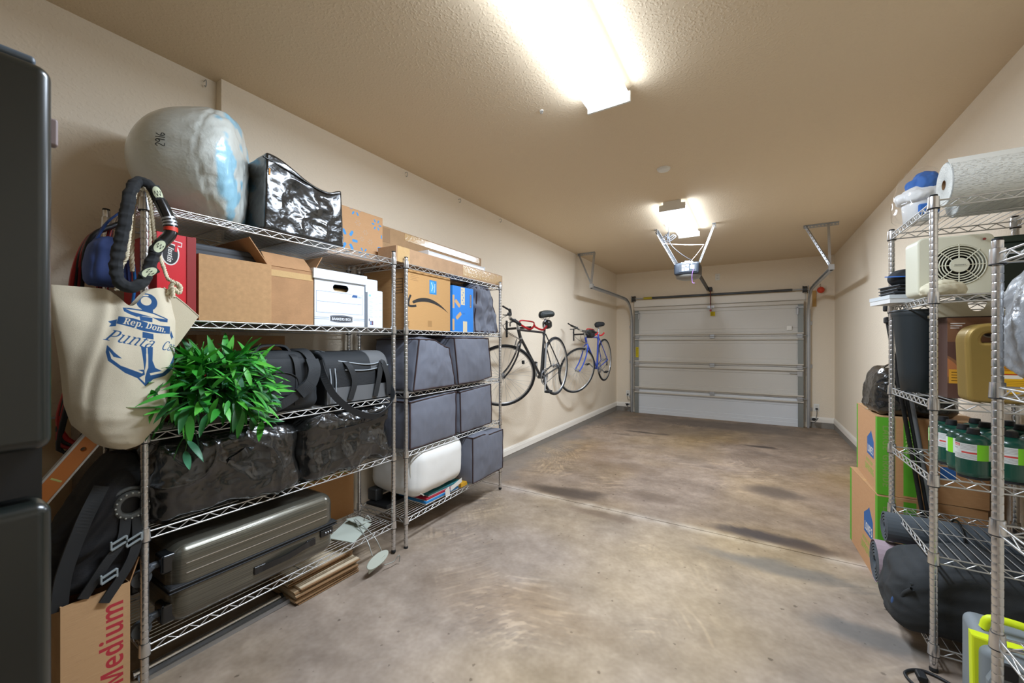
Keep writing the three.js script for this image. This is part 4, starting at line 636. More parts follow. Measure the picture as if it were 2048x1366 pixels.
{ // second shelf
  const y = 1.408;
  const f = printMat(640, 640, (x, w, h) => {
    cardNoise(x, w, h, '#c0935c'); x.strokeStyle = '#2b2724'; x.fillStyle = '#2b2724';
    x.beginPath(); x.moveTo(90, 330); x.quadraticCurveTo(330, 190, 612, 425); x.quadraticCurveTo(330, 262, 104, 356); x.quadraticCurveTo(84, 348, 90, 330); x.fill();
    x.lineWidth = 24; x.beginPath(); x.moveTo(66, 268); x.quadraticCurveTo(24, 350, 44, 384); x.quadraticCurveTo(70, 392, 140, 376); x.stroke();
    x.lineWidth = 3; x.strokeStyle = '#6b4f30'; x.fillStyle = '#7a5c3a'; x.font = '16px sans-serif'; for (let k = 0; k < 5; k++) x.fillRect(60, 30 + k * 18, 130 - (k * 31) % 50, 3);
    x.fillStyle = '#2f83bf'; x.fillRect(320, 66, 104, 158); x.fillStyle = '#4ea0d8'; x.fillRect(330, 80, 60, 130); x.strokeStyle = '#dfeaf2'; x.lineWidth = 6; x.beginPath(); x.moveTo(346, 92); x.lineTo(372, 140); x.lineTo(350, 190); x.moveTo(400, 100); x.lineTo(398, 200); x.stroke();
    x.strokeStyle = '#3c2f22'; x.lineWidth = 5; x.beginPath(); x.moveTo(14, 556); x.lineTo(48, 556); x.moveTo(22, 562); x.lineTo(22, 610); x.moveTo(40, 562); x.lineTo(40, 610); x.stroke(); x.fillStyle = 'rgba(90,60,30,.25)'; x.fillRect(296, 530, 60, 70);
  }, 0.8);
  const s = printMat(256, 256, (x, w, h) => { cardNoise(x, w, h, '#b98c58'); x.strokeStyle = '#5b4328'; x.lineWidth = 3; x.strokeRect(196, 40, 44, 60); x.beginPath(); for (let k = 1; k < 5; k++) { x.moveTo(196, 40 + k * 12); x.lineTo(240, 40 + k * 12); } x.stroke(); }, 0.85);
  cardboardBox('printed_carton', 'large brown carton with a curved black arrow print', 0.47, 0.395, 0.385, at2(-0.35, 0.215, y), R2, { faces: { pz: f, nx: s } });
  const bl = printMat(384, 512, (x, w, h) => {
    x.fillStyle = '#1f7fd6'; x.fillRect(0, 0, w, h); x.fillStyle = '#c9a070'; for (const [a, b, c, d, r] of [[-6, 100, 40, 150, 0], [-6, 370, 40, 130, 0]]) x.fillRect(a, b, c, d);
    for (const [cx, cy, r] of [[90, 190, -0.9], [110, 330, 0.9]]) { x.save(); x.translate(cx, cy); x.rotate(r); x.beginPath(); x.roundRect(-22, -55, 44, 110, 14); x.fill(); x.restore(); }
    x.fillStyle = '#d9c9a8'; x.fillRect(148, 0, 74, 200); x.fillRect(188, 390, 78, 122); x.fillStyle = '#4c7dc0'; for (let k = 0; k < 6; k++) x.fillRect(160 + (k * 23) % 40, 20 + k * 30, 16, 14); x.strokeStyle = '#17406e'; x.lineWidth = 6; x.fillStyle = '#c9a070'; x.fillRect(318, 70, 30, 150); x.strokeRect(318, 70, 30, 150); x.strokeRect(328, 84, 10, 120); x.fillStyle = '#185a9c'; x.font = '26px sans-serif'; x.fillText('1863', 170, 310);
  }, 0.55);
  cardboardBox('printed_carton', 'bright blue printed carton between arrow carton and grey bag', 0.275, 0.345, 0.38, at2(0.035, 0.2, y), R2, { base: mat(0x1f7fd6, 0.6), faces: { pz: bl }, flaps: true });
}
// grey fabric storage bags with dark piping
function fabricBag(label, w, h, d, a, back, y, seed, amp, skew, turn = 0) {
  const t = thing('fabric_storage_bag', label, 'bag', at2(a, back + d / 2, y + 0.002), R2 + turn, 'grey fabric storage bags');
  const ff = (v, u) => { const up = clamp(v.y / h); skew(v, up, u); };
  const nz = (v) => amp * (0.8 * ridge(v.x * 4 + seed, v.y * 4, v.z * 4, 2) + 0.5 * fbm(v.x * 9 + seed, v.y * 9, v.z * 9, 2)) + amp * 0.35 * n3(v.x * 30 + seed, v.y * 12, v.z * 12);
  part('body', soft(w, h, d, { r: 0.014, seg: 46, bulge: 0.022, fn: nz, ffd: ff }), M.greyFabric, t);
  const edge = (list) => tube(list.map(([x, yy, z]) => { const v = V(x, yy, z), u = [2 * x / w, 2 * yy / h - 1, 2 * z / d]; const nrm = V(Math.abs(u[0]) > 0.9 ? Math.sign(u[0]) : 0, 0, 1).normalize(); v.addScaledVector(nrm, nz(v) * 0.8); ff(v, u); return v.toArray(); }), 0.0048, 50, 6, false);
  const W = w / 2, D = d / 2, q = (x0, y0, z0, x1, y1, z1) => Array.from({ length: 7 }, (_, i) => [x0 + (x1 - x0) * i / 6, y0 + (y1 - y0) * i / 6, z0 + (z1 - z0) * i / 6]);
  for (const e of [q(-W, 0.01, D, -W, h - 0.004, D), q(W, 0.01, D, W, h - 0.004, D), q(-W, h - 0.004, D, W, h - 0.004, D), q(-W, 0.008, D, W, 0.008, D), q(-W, h - 0.004, D, -W, h - 0.004, -D)]) part('piping', edge(e), M.piping, t);
  return t;
}
fabricBag('crumpled half-empty grey storage bag beside the blue carton', 0.34, 0.37, 0.3, 0.4, 0.03, 1.408, 4, 0.045, (v, up, u) => { v.z -= 0.09 * up * sm(-0.2, 1, u[0]) * (u[2] > 0 ? 1 : 0.3) + 0.02 * Math.sin(up * 5); v.x += 0.02 * Math.sin(up * 4); });
fabricBag('grey storage bag on third shelf next to the pet carrier', 0.45, 0.345, 0.4, -0.33, -0.02, 1.0, 7, 0.011, (v, up, u) => { v.x -= 0.07 * up * (u[0] + 0.2); v.y -= 0.06 * up * sm(-0.2, 1, u[0]); });
fabricBag('grey storage bag on third shelf nearest the black bicycle', 0.47, 0.36, 0.4, 0.17, -0.02, 1.0, 11, 0.009, (v, up, u) => { v.x -= 0.055 * up; v.y += 0.02 * sm(0, 1, u[0]) * (1 - up); });
fabricBag('wide squared grey storage bag on the fourth shelf near rack middle', 0.49, 0.325, 0.41, -0.32, 0.0, 0.618, 15, 0.007, (v, up, u) => { v.y += 0.01 * up * u[0]; });
fabricBag('grey storage bag with gaping top on fourth shelf near the bicycle', 0.44, 0.335, 0.41, 0.21, 0.0, 0.618, 19, 0.008, (v, up, u) => { v.y += 0.012 * up * u[0]; v.x -= 0.01 * up; });
fabricBag('grey storage bag overhanging the bottom shelf end', 0.46, 0.35, 0.44, 0.31, -0.05, 0.205, 23, 0.008, (v, up, u) => { v.y += 0.016 * up * (u[0] < 0 ? 1 : 0); });
{ // white foam pad folded, resting on board games
  const t = thing('foam_pad', 'white rounded foam pad sagging over the board games', 'pad', at2(-0.245, 0.215, 0.268), R2);
  part('cushion', soft(0.55, 0.335, 0.46, { r: 0.09, seg: 44, bulge: 0.012, fn: (v) => 0.004 * fbm(v.x * 9, v.y * 9, v.z * 9, 2), ffd: (v, u) => { v.y += 0.045 * (u[2] < 0 ? u[2] * u[2] * 0.3 : 0) + 0.03 * sm(-0.5, 1, u[0]) * 0.0; v.x += 0.02 * (v.y / 0.335 - 0.5); } }), mat(0xe8e6e0, 0.75, { bumpMap: rep(T.fine, 6), bumpScale: 0.0004 }), t);
  part('seam', tube([[-0.2, 0.02, 0.225], [-0.262, 0.09, 0.18], [-0.27, 0.25, 0.17], [-0.22, 0.32, 0.17]], 0.004, 24, 6), mat(0xb8b2a6, 0.8), t);
  const games = [['blue board game box at the bottom of the game stack', 0.36, 0.024, 0.27, -0.2, 0x2a86c8], ['red board game box on the blue one', 0.37, 0.018, 0.27, -0.19, 0xa31230], ['teal and green board game box atop the red one', 0.35, 0.02, 0.26, -0.17, 0x2f7f86]];
  let y = 0.195; for (const [l, w, h, d, a, c] of games) { const g = thing('board_game', l, 'game box', at2(a, 0.15, y), R2 + rr(-0.04, 0.04), 'board games under the foam pad'); part('tray', rbox(w - 0.004, h * 0.95, d - 0.004, 0.002, 0, h * 0.475, 0), M.white, g); part('lid', rbox(w, h * 0.7, d, 0.003, 0, h * 0.65, 0), mat(c, 0.45), g); y += h + 0.001; }
  const g = thing('board_game', 'yellow and turquoise game box at the shelf edge', 'game box', at2(0.09, 0.065, 0.195), R2); part('tray', rbox(0.16, 0.03, 0.12, 0.003, 0, 0.015, 0), mat(0xe0a92c, 0.5), g); part('lid', rbox(0.08, 0.031, 0.124, 0.003, 0.04, 0.016, 0), mat(0x2aa3b4, 0.5), g);
  const p = thing('care_label', 'white paper tag dangling over the edge of the games', 'tag', at2(-0.17, -0.004, 0.19), R2); part('sheet', [box(0.05, 0.07, 0.0015, 0, 0.03, 0, [0.1, 0, 0.25]), box(0.14, 0.035, 0.0015, 0.1, 0.06, 0.004, [0.1, 0, 0.22])], M.plate, p);
}
{
  const t = thing('dumbbell_set', 'dark cast dumbbell resting behind the foam pad', 'dumbbell', at2(-0.43, 0.375, 0.222), R2);
  part('handle', cyl(0.014, 0.014, 0.16, 12, [0, 0.03, 0], [0, 0, PI / 2]), M.galv, t);
  for (const s of [-1, 1]) part('weight', rbox(0.07, 0.085, 0.085, 0.012, s * 0.09, 0.035, 0), M.darksteel, t);
  const b = thing('flat_board', 'dark flat tray lying at the back of the bottom shelf', 'tray', at2(-0.38, 0.3, 0.195), R2); part('tray', rbox(0.4, 0.02, 0.2, 0.006, 0, 0.011, 0), M.black, b); part('rim', box(0.4, 0.012, 0.008, 0, 0.025, 0.096), M.black, b);
}

// ───────── bicycles on the wall ─────────
function wheel(parent, c, turn, R, spokes, lab) {
  const g = new THREE.Group(); g.name = 'wheel'; g.position.set(...c); g.rotation.y = turn; parent.add(g); if (lab) g.userData.label = lab;
  part('tyre', new THREE.TorusGeometry(R - 0.014, 0.0155, 10, 72), M.rubber, g);
  const rim = part('rim', [new THREE.TorusGeometry(R - 0.035, 0.008, 8, 72), new THREE.CylinderGeometry(R - 0.03, R - 0.03, 0.017, 72, 1, true).rotateX(PI / 2)], mat(0xc9cacb, 0.3, { metalness: 0.85 }), g);
  part('hub', [cyl(0.017, 0.017, 0.07, 14, [0, 0, 0], [PI / 2, 0, 0]), ...[-1, 1].map((s) => cyl(0.026, 0.026, 0.004, 16, [0, 0, s * 0.028], [PI / 2, 0, 0])), cyl(0.005, 0.005, 0.12, 8, [0, 0, 0], [PI / 2, 0, 0])], M.galv, g);
  for (let k = 0; k < spokes; k++) { const a = 2 * PI * k / spokes, b = a + (k % 4 < 2 ? 1 : -1) * 0.95, s = k % 2 ? 1 : -1; part('spoke', rod([Math.cos(b) * 0.024, Math.sin(b) * 0.024, s * 0.028], [Math.cos(a) * (R - 0.04), Math.sin(a) * (R - 0.04), s * 0.002], 0.0012, 4), M.galv, g); }
  return g;
}
// local x: towards the rear wheel, y up, z away from the wall; origin at the bottom bracket
function bicycle(label, pos, tilt, steer, frameM, R, opt) {
  const t = thing('bicycle', label, 'bicycle', pos, PI / 2); t.rotation.order = 'YXZ'; t.rotation.z = tilt; t.scale.setScalar(opt.scale); R /= opt.scale;
  const F = [-0.6, 0.065, 0], B = [0.43, 0.065, 0], head = [-0.44, 0.53, 0], headT = [-0.475, 0.64, 0], seatT = [0.16, 0.53, 0], T0 = (a, b, r) => rod(a, b, r, 12, false);
  part('frame', [T0([-0.47, 0.625, 0], seatT, 0.014), T0([-0.445, 0.545, 0], [0, 0, 0], 0.0165), T0([0, 0, 0], [0.175, 0.585, 0], 0.015), ...[-1, 1].flatMap((s) => [T0([0.01, 0, s * 0.025], [0.43, 0.065, s * 0.062], 0.009), T0([0.155, 0.515, s * 0.018], [0.43, 0.065, s * 0.062], 0.008)]), T0(head, headT, 0.019), cyl(0.022, 0.022, 0.075, 14, [0, 0, 0], [PI / 2, 0, 0])], frameM, t);
  part('head_lug', [rod([-0.437, 0.52, 0], [-0.442, 0.537, 0], 0.022, 12, false), rod([-0.473, 0.632, 0], [-0.479, 0.652, 0], 0.022, 12, false)], M.galv, t);
  // steering assembly turns about the head tube
  const s0 = new THREE.Group(); s0.name = 'steering_assembly'; s0.position.set(-0.4575, 0.585, 0); t.add(s0);
  const axis = V(-0.035, 0.11, 0).normalize(); s0.quaternion.setFromAxisAngle(axis, steer);
  const rel = ([x, y, z]) => [x + 0.4575, y - 0.585, z];
  part('fork', [...[-1, 1].flatMap((s) => [tube([rel([-0.43, 0.5, s * 0.012]), rel([-0.445, 0.45, s * 0.045]), rel([-0.47, 0.32, s * 0.052]), rel([-0.53, 0.17, s * 0.054]), rel([-0.6, 0.065, s * 0.055])], 0.0105, 20, 8)]), rod(rel([-0.432, 0.49, 0]), rel([-0.44, 0.53, 0]), 0.016, 10, false)], opt.forkM ?? frameM, s0);
  wheel(s0, rel(F), 0, R, 32);
  part('stem', [rod(rel([-0.475, 0.64, 0]), rel([-0.497, 0.715, 0]), 0.0125, 12, false), rod(rel([-0.497, 0.71, 0]), rel([-0.57, 0.75, 0]), 0.014, 12, false), rod(rel([-0.57, 0.75, -0.03]), rel([-0.57, 0.75, 0.03]), 0.019, 12, false)], mat(0xb9b9b6, 0.3, { metalness: 0.8 }), s0);
  part('handlebar', tube([rel([-0.53, 0.77, -0.3]), rel([-0.56, 0.76, -0.12]), rel([-0.57, 0.75, 0]), rel([-0.56, 0.76, 0.12]), rel([-0.53, 0.77, 0.3])], 0.0125, 30, 10), M.darksteel, s0);
  for (const s of [-1, 1]) {
    part('grip', rod(rel([-0.545, 0.766, s * 0.17]), rel([-0.528, 0.772, s * 0.305]), 0.0175, 12, false), M.rubber, s0);
    part('brake_lever', [tube([rel([-0.555, 0.762, s * 0.14]), rel([-0.6, 0.745, s * 0.16]), rel([-0.615, 0.73, s * 0.23])], 0.007, 16, 6), rbox(0.05, 0.035, 0.03, 0.008, ...rel([-0.56, 0.765, s * 0.135]))], M.darksteel, s0);
    part('bar_end', rod(rel([-0.53, 0.772, s * 0.29]), rel([-0.62, 0.82, s * 0.285]), 0.011, 10, false), M.black, s0);
    part('brake_cable', tube([rel([-0.57, 0.76, s * 0.13]), rel([-0.66, 0.7, s * 0.1]), rel([-0.6, 0.6, s * 0.05]), rel([-0.46, 0.52, s * 0.02])], 0.0028, 24, 5), M.black, s0);
  }
  part('brake_caliper', [rbox(0.02, 0.07, 0.07, 0.006, ...rel([-0.46, 0.42, 0])), rod(rel([-0.47, 0.5, 0.05]), rel([-0.49, 0.37, 0.05]), 0.006, 6), rod(rel([-0.47, 0.5, -0.05]), rel([-0.49, 0.37, -0.05]), 0.006, 6)], M.galv, s0);
  wheel(t, B, 0, R, 32);
  part('seat_post', T0([0.17, 0.56, 0], [0.208, 0.7, 0], 0.0135), M.galv, t);
  const sg = soft(0.27, 0.075, 0.16, { r: 0.034, seg: 30, bulge: 0.012, ffd: (v, u) => { const k = sm(-1, 0.5, u[0]); v.z *= 0.32 + 0.68 * k; v.y += 0.012 * k; } });
  const sad = part('saddle', sg, opt.saddleM ?? M.rubber, t); sad.position.set(0.2, 0.71, 0); sad.rotation.z = -tilt * 0.5;
  part('saddle_rails', [tube([[0.11, 0.715, 0.012], [0.17, 0.7, 0.02], [0.26, 0.7, 0.022], [0.3, 0.72, 0.03]], 0.0035, 20, 5), tube([[0.11, 0.715, -0.012], [0.17, 0.7, -0.02], [0.26, 0.7, -0.022], [0.3, 0.72, -0.03]], 0.0035, 20, 5)], M.galv, t);
  part('chainring', [new THREE.TorusGeometry(0.09, 0.004, 6, 40).translate(0, 0, 0.05), new THREE.TorusGeometry(0.07, 0.004, 6, 36).translate(0, 0, 0.044), ...[0, 1, 2, 3, 4].map((k) => box(0.09, 0.014, 0.004, Math.cos(k * 1.2566) * 0.045, Math.sin(k * 1.2566) * 0.045, 0.05, [0, 0, k * 1.2566]))], mat(0x8f9194, 0.35, { metalness: 0.8 }), t);
  const ca = opt.crank ?? -1.2;
  for (const s of [-1, 1]) { const cx = Math.cos(ca) * s * 0.17, cyy = Math.sin(ca) * s * 0.17; part('crank_arm', rod([0, 0, s * 0.062], [cx, cyy, s * 0.075], 0.0095, 8, false), M.galv, t); part('pedal', [rbox(0.095, 0.018, 0.065, 0.005, cx, cyy, s * 0.12), rbox(0.07, 0.03, 0.05, 0.006, cx, cyy, s * 0.12), rod([cx, cyy, s * 0.07], [cx, cyy, s * 0.12], 0.006, 6)], M.rubber, t); }
  part('cassette', [0.035, 0.03, 0.025, 0.02].map((r, k) => cyl(r, r, 0.003, 24, [0.43, 0.065, 0.03 + 0.005 * k], [PI / 2, 0, 0])), M.galv, t);
  part('chain', [rod([0, 0.09, 0.046], [0.43, 0.095, 0.036], 0.0035, 5), rod([0, -0.09, 0.046], [0.435, -0.02, 0.036], 0.0035, 5), rod([0.435, -0.02, 0.036], [0.45, 0.04, 0.036], 0.0035, 5)], M.darksteel, t);
  part('derailleur', [rbox(0.025, 0.09, 0.016, 0.006, 0.44, 0.0, 0.045), cyl(0.02, 0.02, 0.006, 14, [0.435, -0.025, 0.04], [PI / 2, 0, 0]), cyl(0.018, 0.018, 0.006, 14, [0.445, 0.03, 0.04], [PI / 2, 0, 0])], M.darksteel, t);
  return t;
}
{
  const b1 = bicycle('black bicycle hung nearest the racks with a covered saddle', [-2.02, 0.945, -3.92], 0.12, -0.88, mat(0x23272b, 0.3, { clearcoat: 0.7 }), 0.345, { scale: 0.9, saddleM: mat(0x1c2421, 0.55, { bumpMap: rep(T.crinkle, 6), bumpScale: 0.004 }), crank: -1.9 });
  part('saddle_bag', soft(0.13, 0.11, 0.09, { r: 0.035, seg: 16, bulge: 0.008 }), M.blackgloss, b1).position.set(0.25, 0.57, 0);
  part('pump', rod([0.05, 0.1, 0.035], [0.13, 0.4, 0.035], 0.014, 12, false), M.galv, b1);
  part('reflector', rbox(0.03, 0.04, 0.025, 0.006, -0.53, 0.27, 0.07), M.black, b1);
  const b2 = bicycle('blue bicycle hung toward the garage door', [-2.05, 0.94, -5.83], 0.16, -0.5, mat(0x1e3fa0, 0.3, { clearcoat: 0.7 }), 0.335, { scale: 0.85, forkM: mat(0x2450c4, 0.3, { clearcoat: 0.7 }), crank: -0.6 });
  part('handlebar_bag', soft(0.14, 0.13, 0.16, { r: 0.035, seg: 16, bulge: 0.008 }), M.black, b2).position.set(-0.36, 0.6, 0.03);
}
for (const [D, y, l] of [[3.84, 1.48, 'red padded wall hook carrying the black bicycle'], [5.8, 1.45, 'red padded wall hook carrying the blue bicycle']]) {
  const t = thing('bike_hook', l, 'hook', [WL, y, -D], PI / 2);
  const red = mat(0xc81e28, 0.5);
  part('wall_plate', [rbox(0.03, 0.19, 0.012, 0.004, 0, 0, 0.006)], M.black, t);
  part('arm', [tube([[0, 0.0, 0.01], [-0.02, 0.005, 0.15], [-0.04, 0.01, 0.34]], 0.013, 16, 8)], M.black, t);
  for (const x of [-0.18, 0.1]) part('cradle', tube([[x, 0.03, 0.3], [x, -0.005, 0.37], [x, -0.012, 0.42], [x + 0.01, 0.03, 0.46]], 0.011, 20, 8), red, t);
  part('crossbar', tube([[-0.2, 0.03, 0.3], [-0.2, 0.075, 0.3], [-0.04, 0.08, 0.3], [0.1, 0.07, 0.3], [0.1, 0.03, 0.3]], 0.008, 30, 8), red, t);
}
// ───────── rack by the other wall: top shelf ─────────
for (const [y, z, x, lab] of [[1.99, -2.4, 0.825, 'white quilted paper towel roll lying at front of the top shelf'], [1.985, -2.6, 0.91, 'white paper towel roll lying behind the front roll']]) {
  const t = thing('paper_towel_roll', lab, 'paper towel', [x, y, z], 0, 'paper towel rolls'); const R = 0.092;
  part('roll', lathe([[0.02, -0.14], [R - 0.004, -0.14], [R, -0.136], [R, 0.136], [R - 0.004, 0.14], [0.02, 0.14]], 40).rotateZ(PI / 2), mat(0xe2e3dc, 0.95, { bumpMap: rep(T.peel, 6, 3), bumpScale: 0.003 }), t);
  part('core', lathe([[0.02, -0.141], [0.0185, -0.141], [0.0185, 0.141], [0.02, 0.141]], 20).rotateZ(PI / 2), M.cardIn, t);
  part('loose_sheet', box(0.279, 0.0015, 0.06, 0, R * 0.78, R * 0.62, [0.88, 0, 0]), mat(0xe6e7e0, 0.95), t);
}
{
  const t = thing('clear_plastic_bag', 'clear plastic bag of white and blue cleaning supplies', 'bag', [0.68, 1.897, -2.66]);
  part('bucket', [lathe([[0.0005, 0], [0.06, 0], [0.068, 0.1], [0.066, 0.11], [0.06, 0.1], [0.0005, 0.095]], 24)], M.white, t);
  part('white_cloth', soft(0.13, 0.06, 0.1, { r: 0.025, seg: 24, fn: (v) => 0.01 * ridge(v.x * 18, v.y * 18, v.z * 18, 2) }), M.white, t).position.set(-0.005, 0.09, 0.01);
  part('sponge', rbox(0.07, 0.05, 0.02, 0.008, 0.01, 0.05, 0.068), mat(0x2a68b8, 0.8), t, 'blue sponge');
  part('blue_cloth', soft(0.085, 0.07, 0.075, { r: 0.025, seg: 18, fn: (v) => 0.012 * ridge(v.x * 20, v.y * 20, v.z * 20, 2) }), mat(0x3a6cb4, 0.8), t).position.set(0.015, 0.145, 0);
  part('film', soft(0.17, 0.24, 0.16, { r: 0.05, seg: 44, fn: (v) => 0.012 * ridge(v.x * 12, v.y * 12, v.z * 12, 2), ffd: (v) => { const k = clamp(v.y / 0.24); v.x *= 1 - 0.25 * k; v.z *= 1 - 0.5 * k * k; } }), mat(0xffffff, 0.08, { transmission: 1, thickness: 0, ior: 1.3, side: THREE.DoubleSide }), t);
}
// heater shelf
{
  const t = thing('fan_heater', 'beige box fan heater with round slotted grille', 'heater', [0.718, 1.514, -2.47], 0.1);
  const bm = mat(0xd5d3bd, 0.4), dark = mat(0x2a2825, 0.8), w = 0.225, h = 0.255, d = 0.12, cy = 0.135, cx = 0.012;
  const s = new THREE.Shape(), q = 0.02; s.moveTo(-w / 2 + q, 0.015); s.lineTo(w / 2 - q, 0.015); s.quadraticCurveTo(w / 2, 0.015, w / 2, 0.035); s.lineTo(w / 2, h - q); s.quadraticCurveTo(w / 2, h, w / 2 - q, h); s.lineTo(-w / 2 + q, h); s.quadraticCurveTo(-w / 2, h, -w / 2, h - q); s.lineTo(-w / 2, 0.035); s.quadraticCurveTo(-w / 2, 0.015, -w / 2 + q, 0.015);
  const hole = new THREE.Path(); hole.absarc(cx, cy, 0.088, 0, 2 * PI, true); s.holes.push(hole);
  part('case', extr(s, d - 0.012, 0.006).translate(0, 0, -d / 2), bm, t);
  part('back_panel', cyl(0.087, 0.087, 0.01, 32, [cx, cy, -0.02], [PI / 2, 0, 0]), dark, t);
  const gr = part('grille', [0.082, 0.072, 0.062, 0.052, 0.042].map((r) => new THREE.TorusGeometry(r, 0.0024, 6, 48).translate(cx, cy, d / 2 - 0.006)), bm, t);
  for (let k = 0; k < 8; k++) part('spoke', rod([cx + Math.cos(k * PI / 4) * 0.024, cy + Math.sin(k * PI / 4) * 0.024, d / 2 - 0.006], [cx + Math.cos(k * PI / 4) * 0.088, cy + Math.sin(k * PI / 4) * 0.088, d / 2 - 0.006], 0.0022, 6), bm, gr);
  part('badge', new THREE.CylinderGeometry(0.03, 0.03, 0.008, 32).rotateX(PI / 2).translate(cx, cy, d / 2 - 0.004), bm, t);
  part('nameplate', new THREE.BoxGeometry(0.04, 0.01, 0.001).translate(cx, cy, d / 2 + 0.0006), printMat(128, 32, (x, W, H) => { x.fillStyle = '#d2d0ba'; x.fillRect(0, 0, W, H); x.fillStyle = '#4a4740'; textFit(x, 'Holmes', W / 2, H / 2, 110, 26); }), t);
  part('power_lamp', cyl(0.005, 0.005, 0.003, 12, [0.085, 0.236, d / 2], [PI / 2, 0, 0]), mat(0x8c2a22, 0.4), t, 'red indicator');
  for (const x of [-0.08, 0.08]) part('foot', rbox(0.03, 0.02, d - 0.02, 0.006, x, 0.01, 0), bm, t);
  part('knob', cyl(0.012, 0.012, 0.018, 16, [w / 2 + 0.008, 0.2, 0], [0, 0, PI / 2]), bm, t);
}
{
  const t = thing('flat_white_box', 'shallow white box jutting past the heater shelf edge', 'box', [0.62, 1.515, -2.72], 0.18); part('base', box(0.16, 0.034, 0.2, 0, 0.017, 0), M.white, t); part('lid', box(0.164, 0.018, 0.204, 0, 0.03, 0), mat(0xd4dadc, 0.5), t);
  let y = 1.5555; for (const [k, w, l] of [[0, 0.13, 'lowest black plastic tray on the white box'], [1, 0.125, 'middle black plastic tray on the white box'], [2, 0.12, 'upper black plastic tray on the white box']]) { const b = thing('plastic_tray', l, 'tray', [0.635, y, -2.72], 0.15 + 0.08 * k, 'black trays beside the heater'); part('tray', rbox(w, 0.014, 0.15, 0.004, 0, 0.007, 0), M.black, b); part('rim', rbox(w + 0.01, 0.005, 0.16, 0.002, 0, 0.0135, 0), mat(0x3d4247, 0.5), b); y += 0.0165; }
  const c = thing('ball_cap', 'black cap with blue brim edge on the trays', 'cap', [0.64, y + 0.001, -2.72], 0.4); part('crown', soft(0.11, 0.075, 0.11, { r: 0.035, seg: 16, bulge: 0.006 }), mat(0x1d2024, 0.8), c); part('brim', tf(new THREE.CylinderGeometry(0.06, 0.062, 0.005, 24, 1, false, PI, PI), [-0.03, 0.045, 0], [0, PI / 2, 0.12]), mat(0x2b5fa8, 0.7), c);
  const d = thing('dark_green_case', 'dark green box behind the fan heater', 'box', [0.93, 1.514, -2.68]); part('body', rbox(0.2, 0.24, 0.2, 0.01, 0, 0.12, 0), mat(0x1b2a20, 0.6), d); part('lid', rbox(0.204, 0.03, 0.204, 0.008, 0, 0.255, 0), mat(0x223326, 0.6), d);
  const p = thing('paper_bag', 'crumpled cream paper packet in front of the heater', 'paper', [0.665, 1.515, -2.345], 0.3); part('paper', soft(0.1, 0.045, 0.07, { r: 0.01, seg: 30, fn: (v) => 0.008 * ridge(v.x * 22, v.y * 22, v.z * 22, 2) }), mat(0xcfc7ac, 0.8), p); part('fold', box(0.09, 0.002, 0.03, 0, 0.05, 0.02, [0.4, 0, 0]), mat(0xcfc7ac, 0.8), p);
}
// jug shelf
{
  const t = thing('waste_bin', 'tall tapered black plastic bin on the jug shelf', 'bin', [0.672, 1.086, -2.66]); const P = [[0.0005, 0], [0.062, 0], [0.072, 0.1], [0.09, 0.36], [0.096, 0.365], [0.096, 0.39], [0.09, 0.39], [0.086, 0.37], [0.06, 0.02], [0.0005, 0.02]];
  part('body', lathe(P, 30), mat(0x22292c, 0.45), t); part('rim', new THREE.TorusGeometry(0.094, 0.005, 8, 30).rotateX(PI / 2).translate(0, 0.388, 0), mat(0x22292c, 0.4), t);
  const p = thing('camera_tripod', 'black and grey folded tripod leaning behind the rack', 'tripod', [0.615, floorY(2.9), -2.89]);
  const dk = M.black, gr = mat(0x6d7073, 0.4, { metalness: 0.4 });
  for (const [dx, dz] of [[0.02, 0.014], [-0.012, -0.008], [0.012, -0.014]]) { const l = part('leg', rod([0.2 + dx, 0.03, dz * 1.2], [0.01 + dx, 1.44, dz], 0.0095, 10, false), dx === 0.02 ? gr : dk, p); part('foot', rod([0.203 + dx, 0.0, dz * 1.2], [0.2 + dx, 0.035, dz * 1.2], 0.012, 10, false), M.rubber, l); }
  part('hub', [rbox(0.06, 0.035, 0.045, 0.008, 0.012, 1.45, 0), rbox(0.05, 0.035, 0.04, 0.008, 0.004, 1.515, 0)], dk, p); part('column', rod([0.012, 1.44, 0], [0.0, 1.55, 0], 0.01, 10, false), gr, p); part('pan_handle', tube([[0.005, 1.53, 0], [0.04, 1.545, 0.01], [0.12, 1.555, 0.015]], 0.006, 16, 6), dk, p);
}
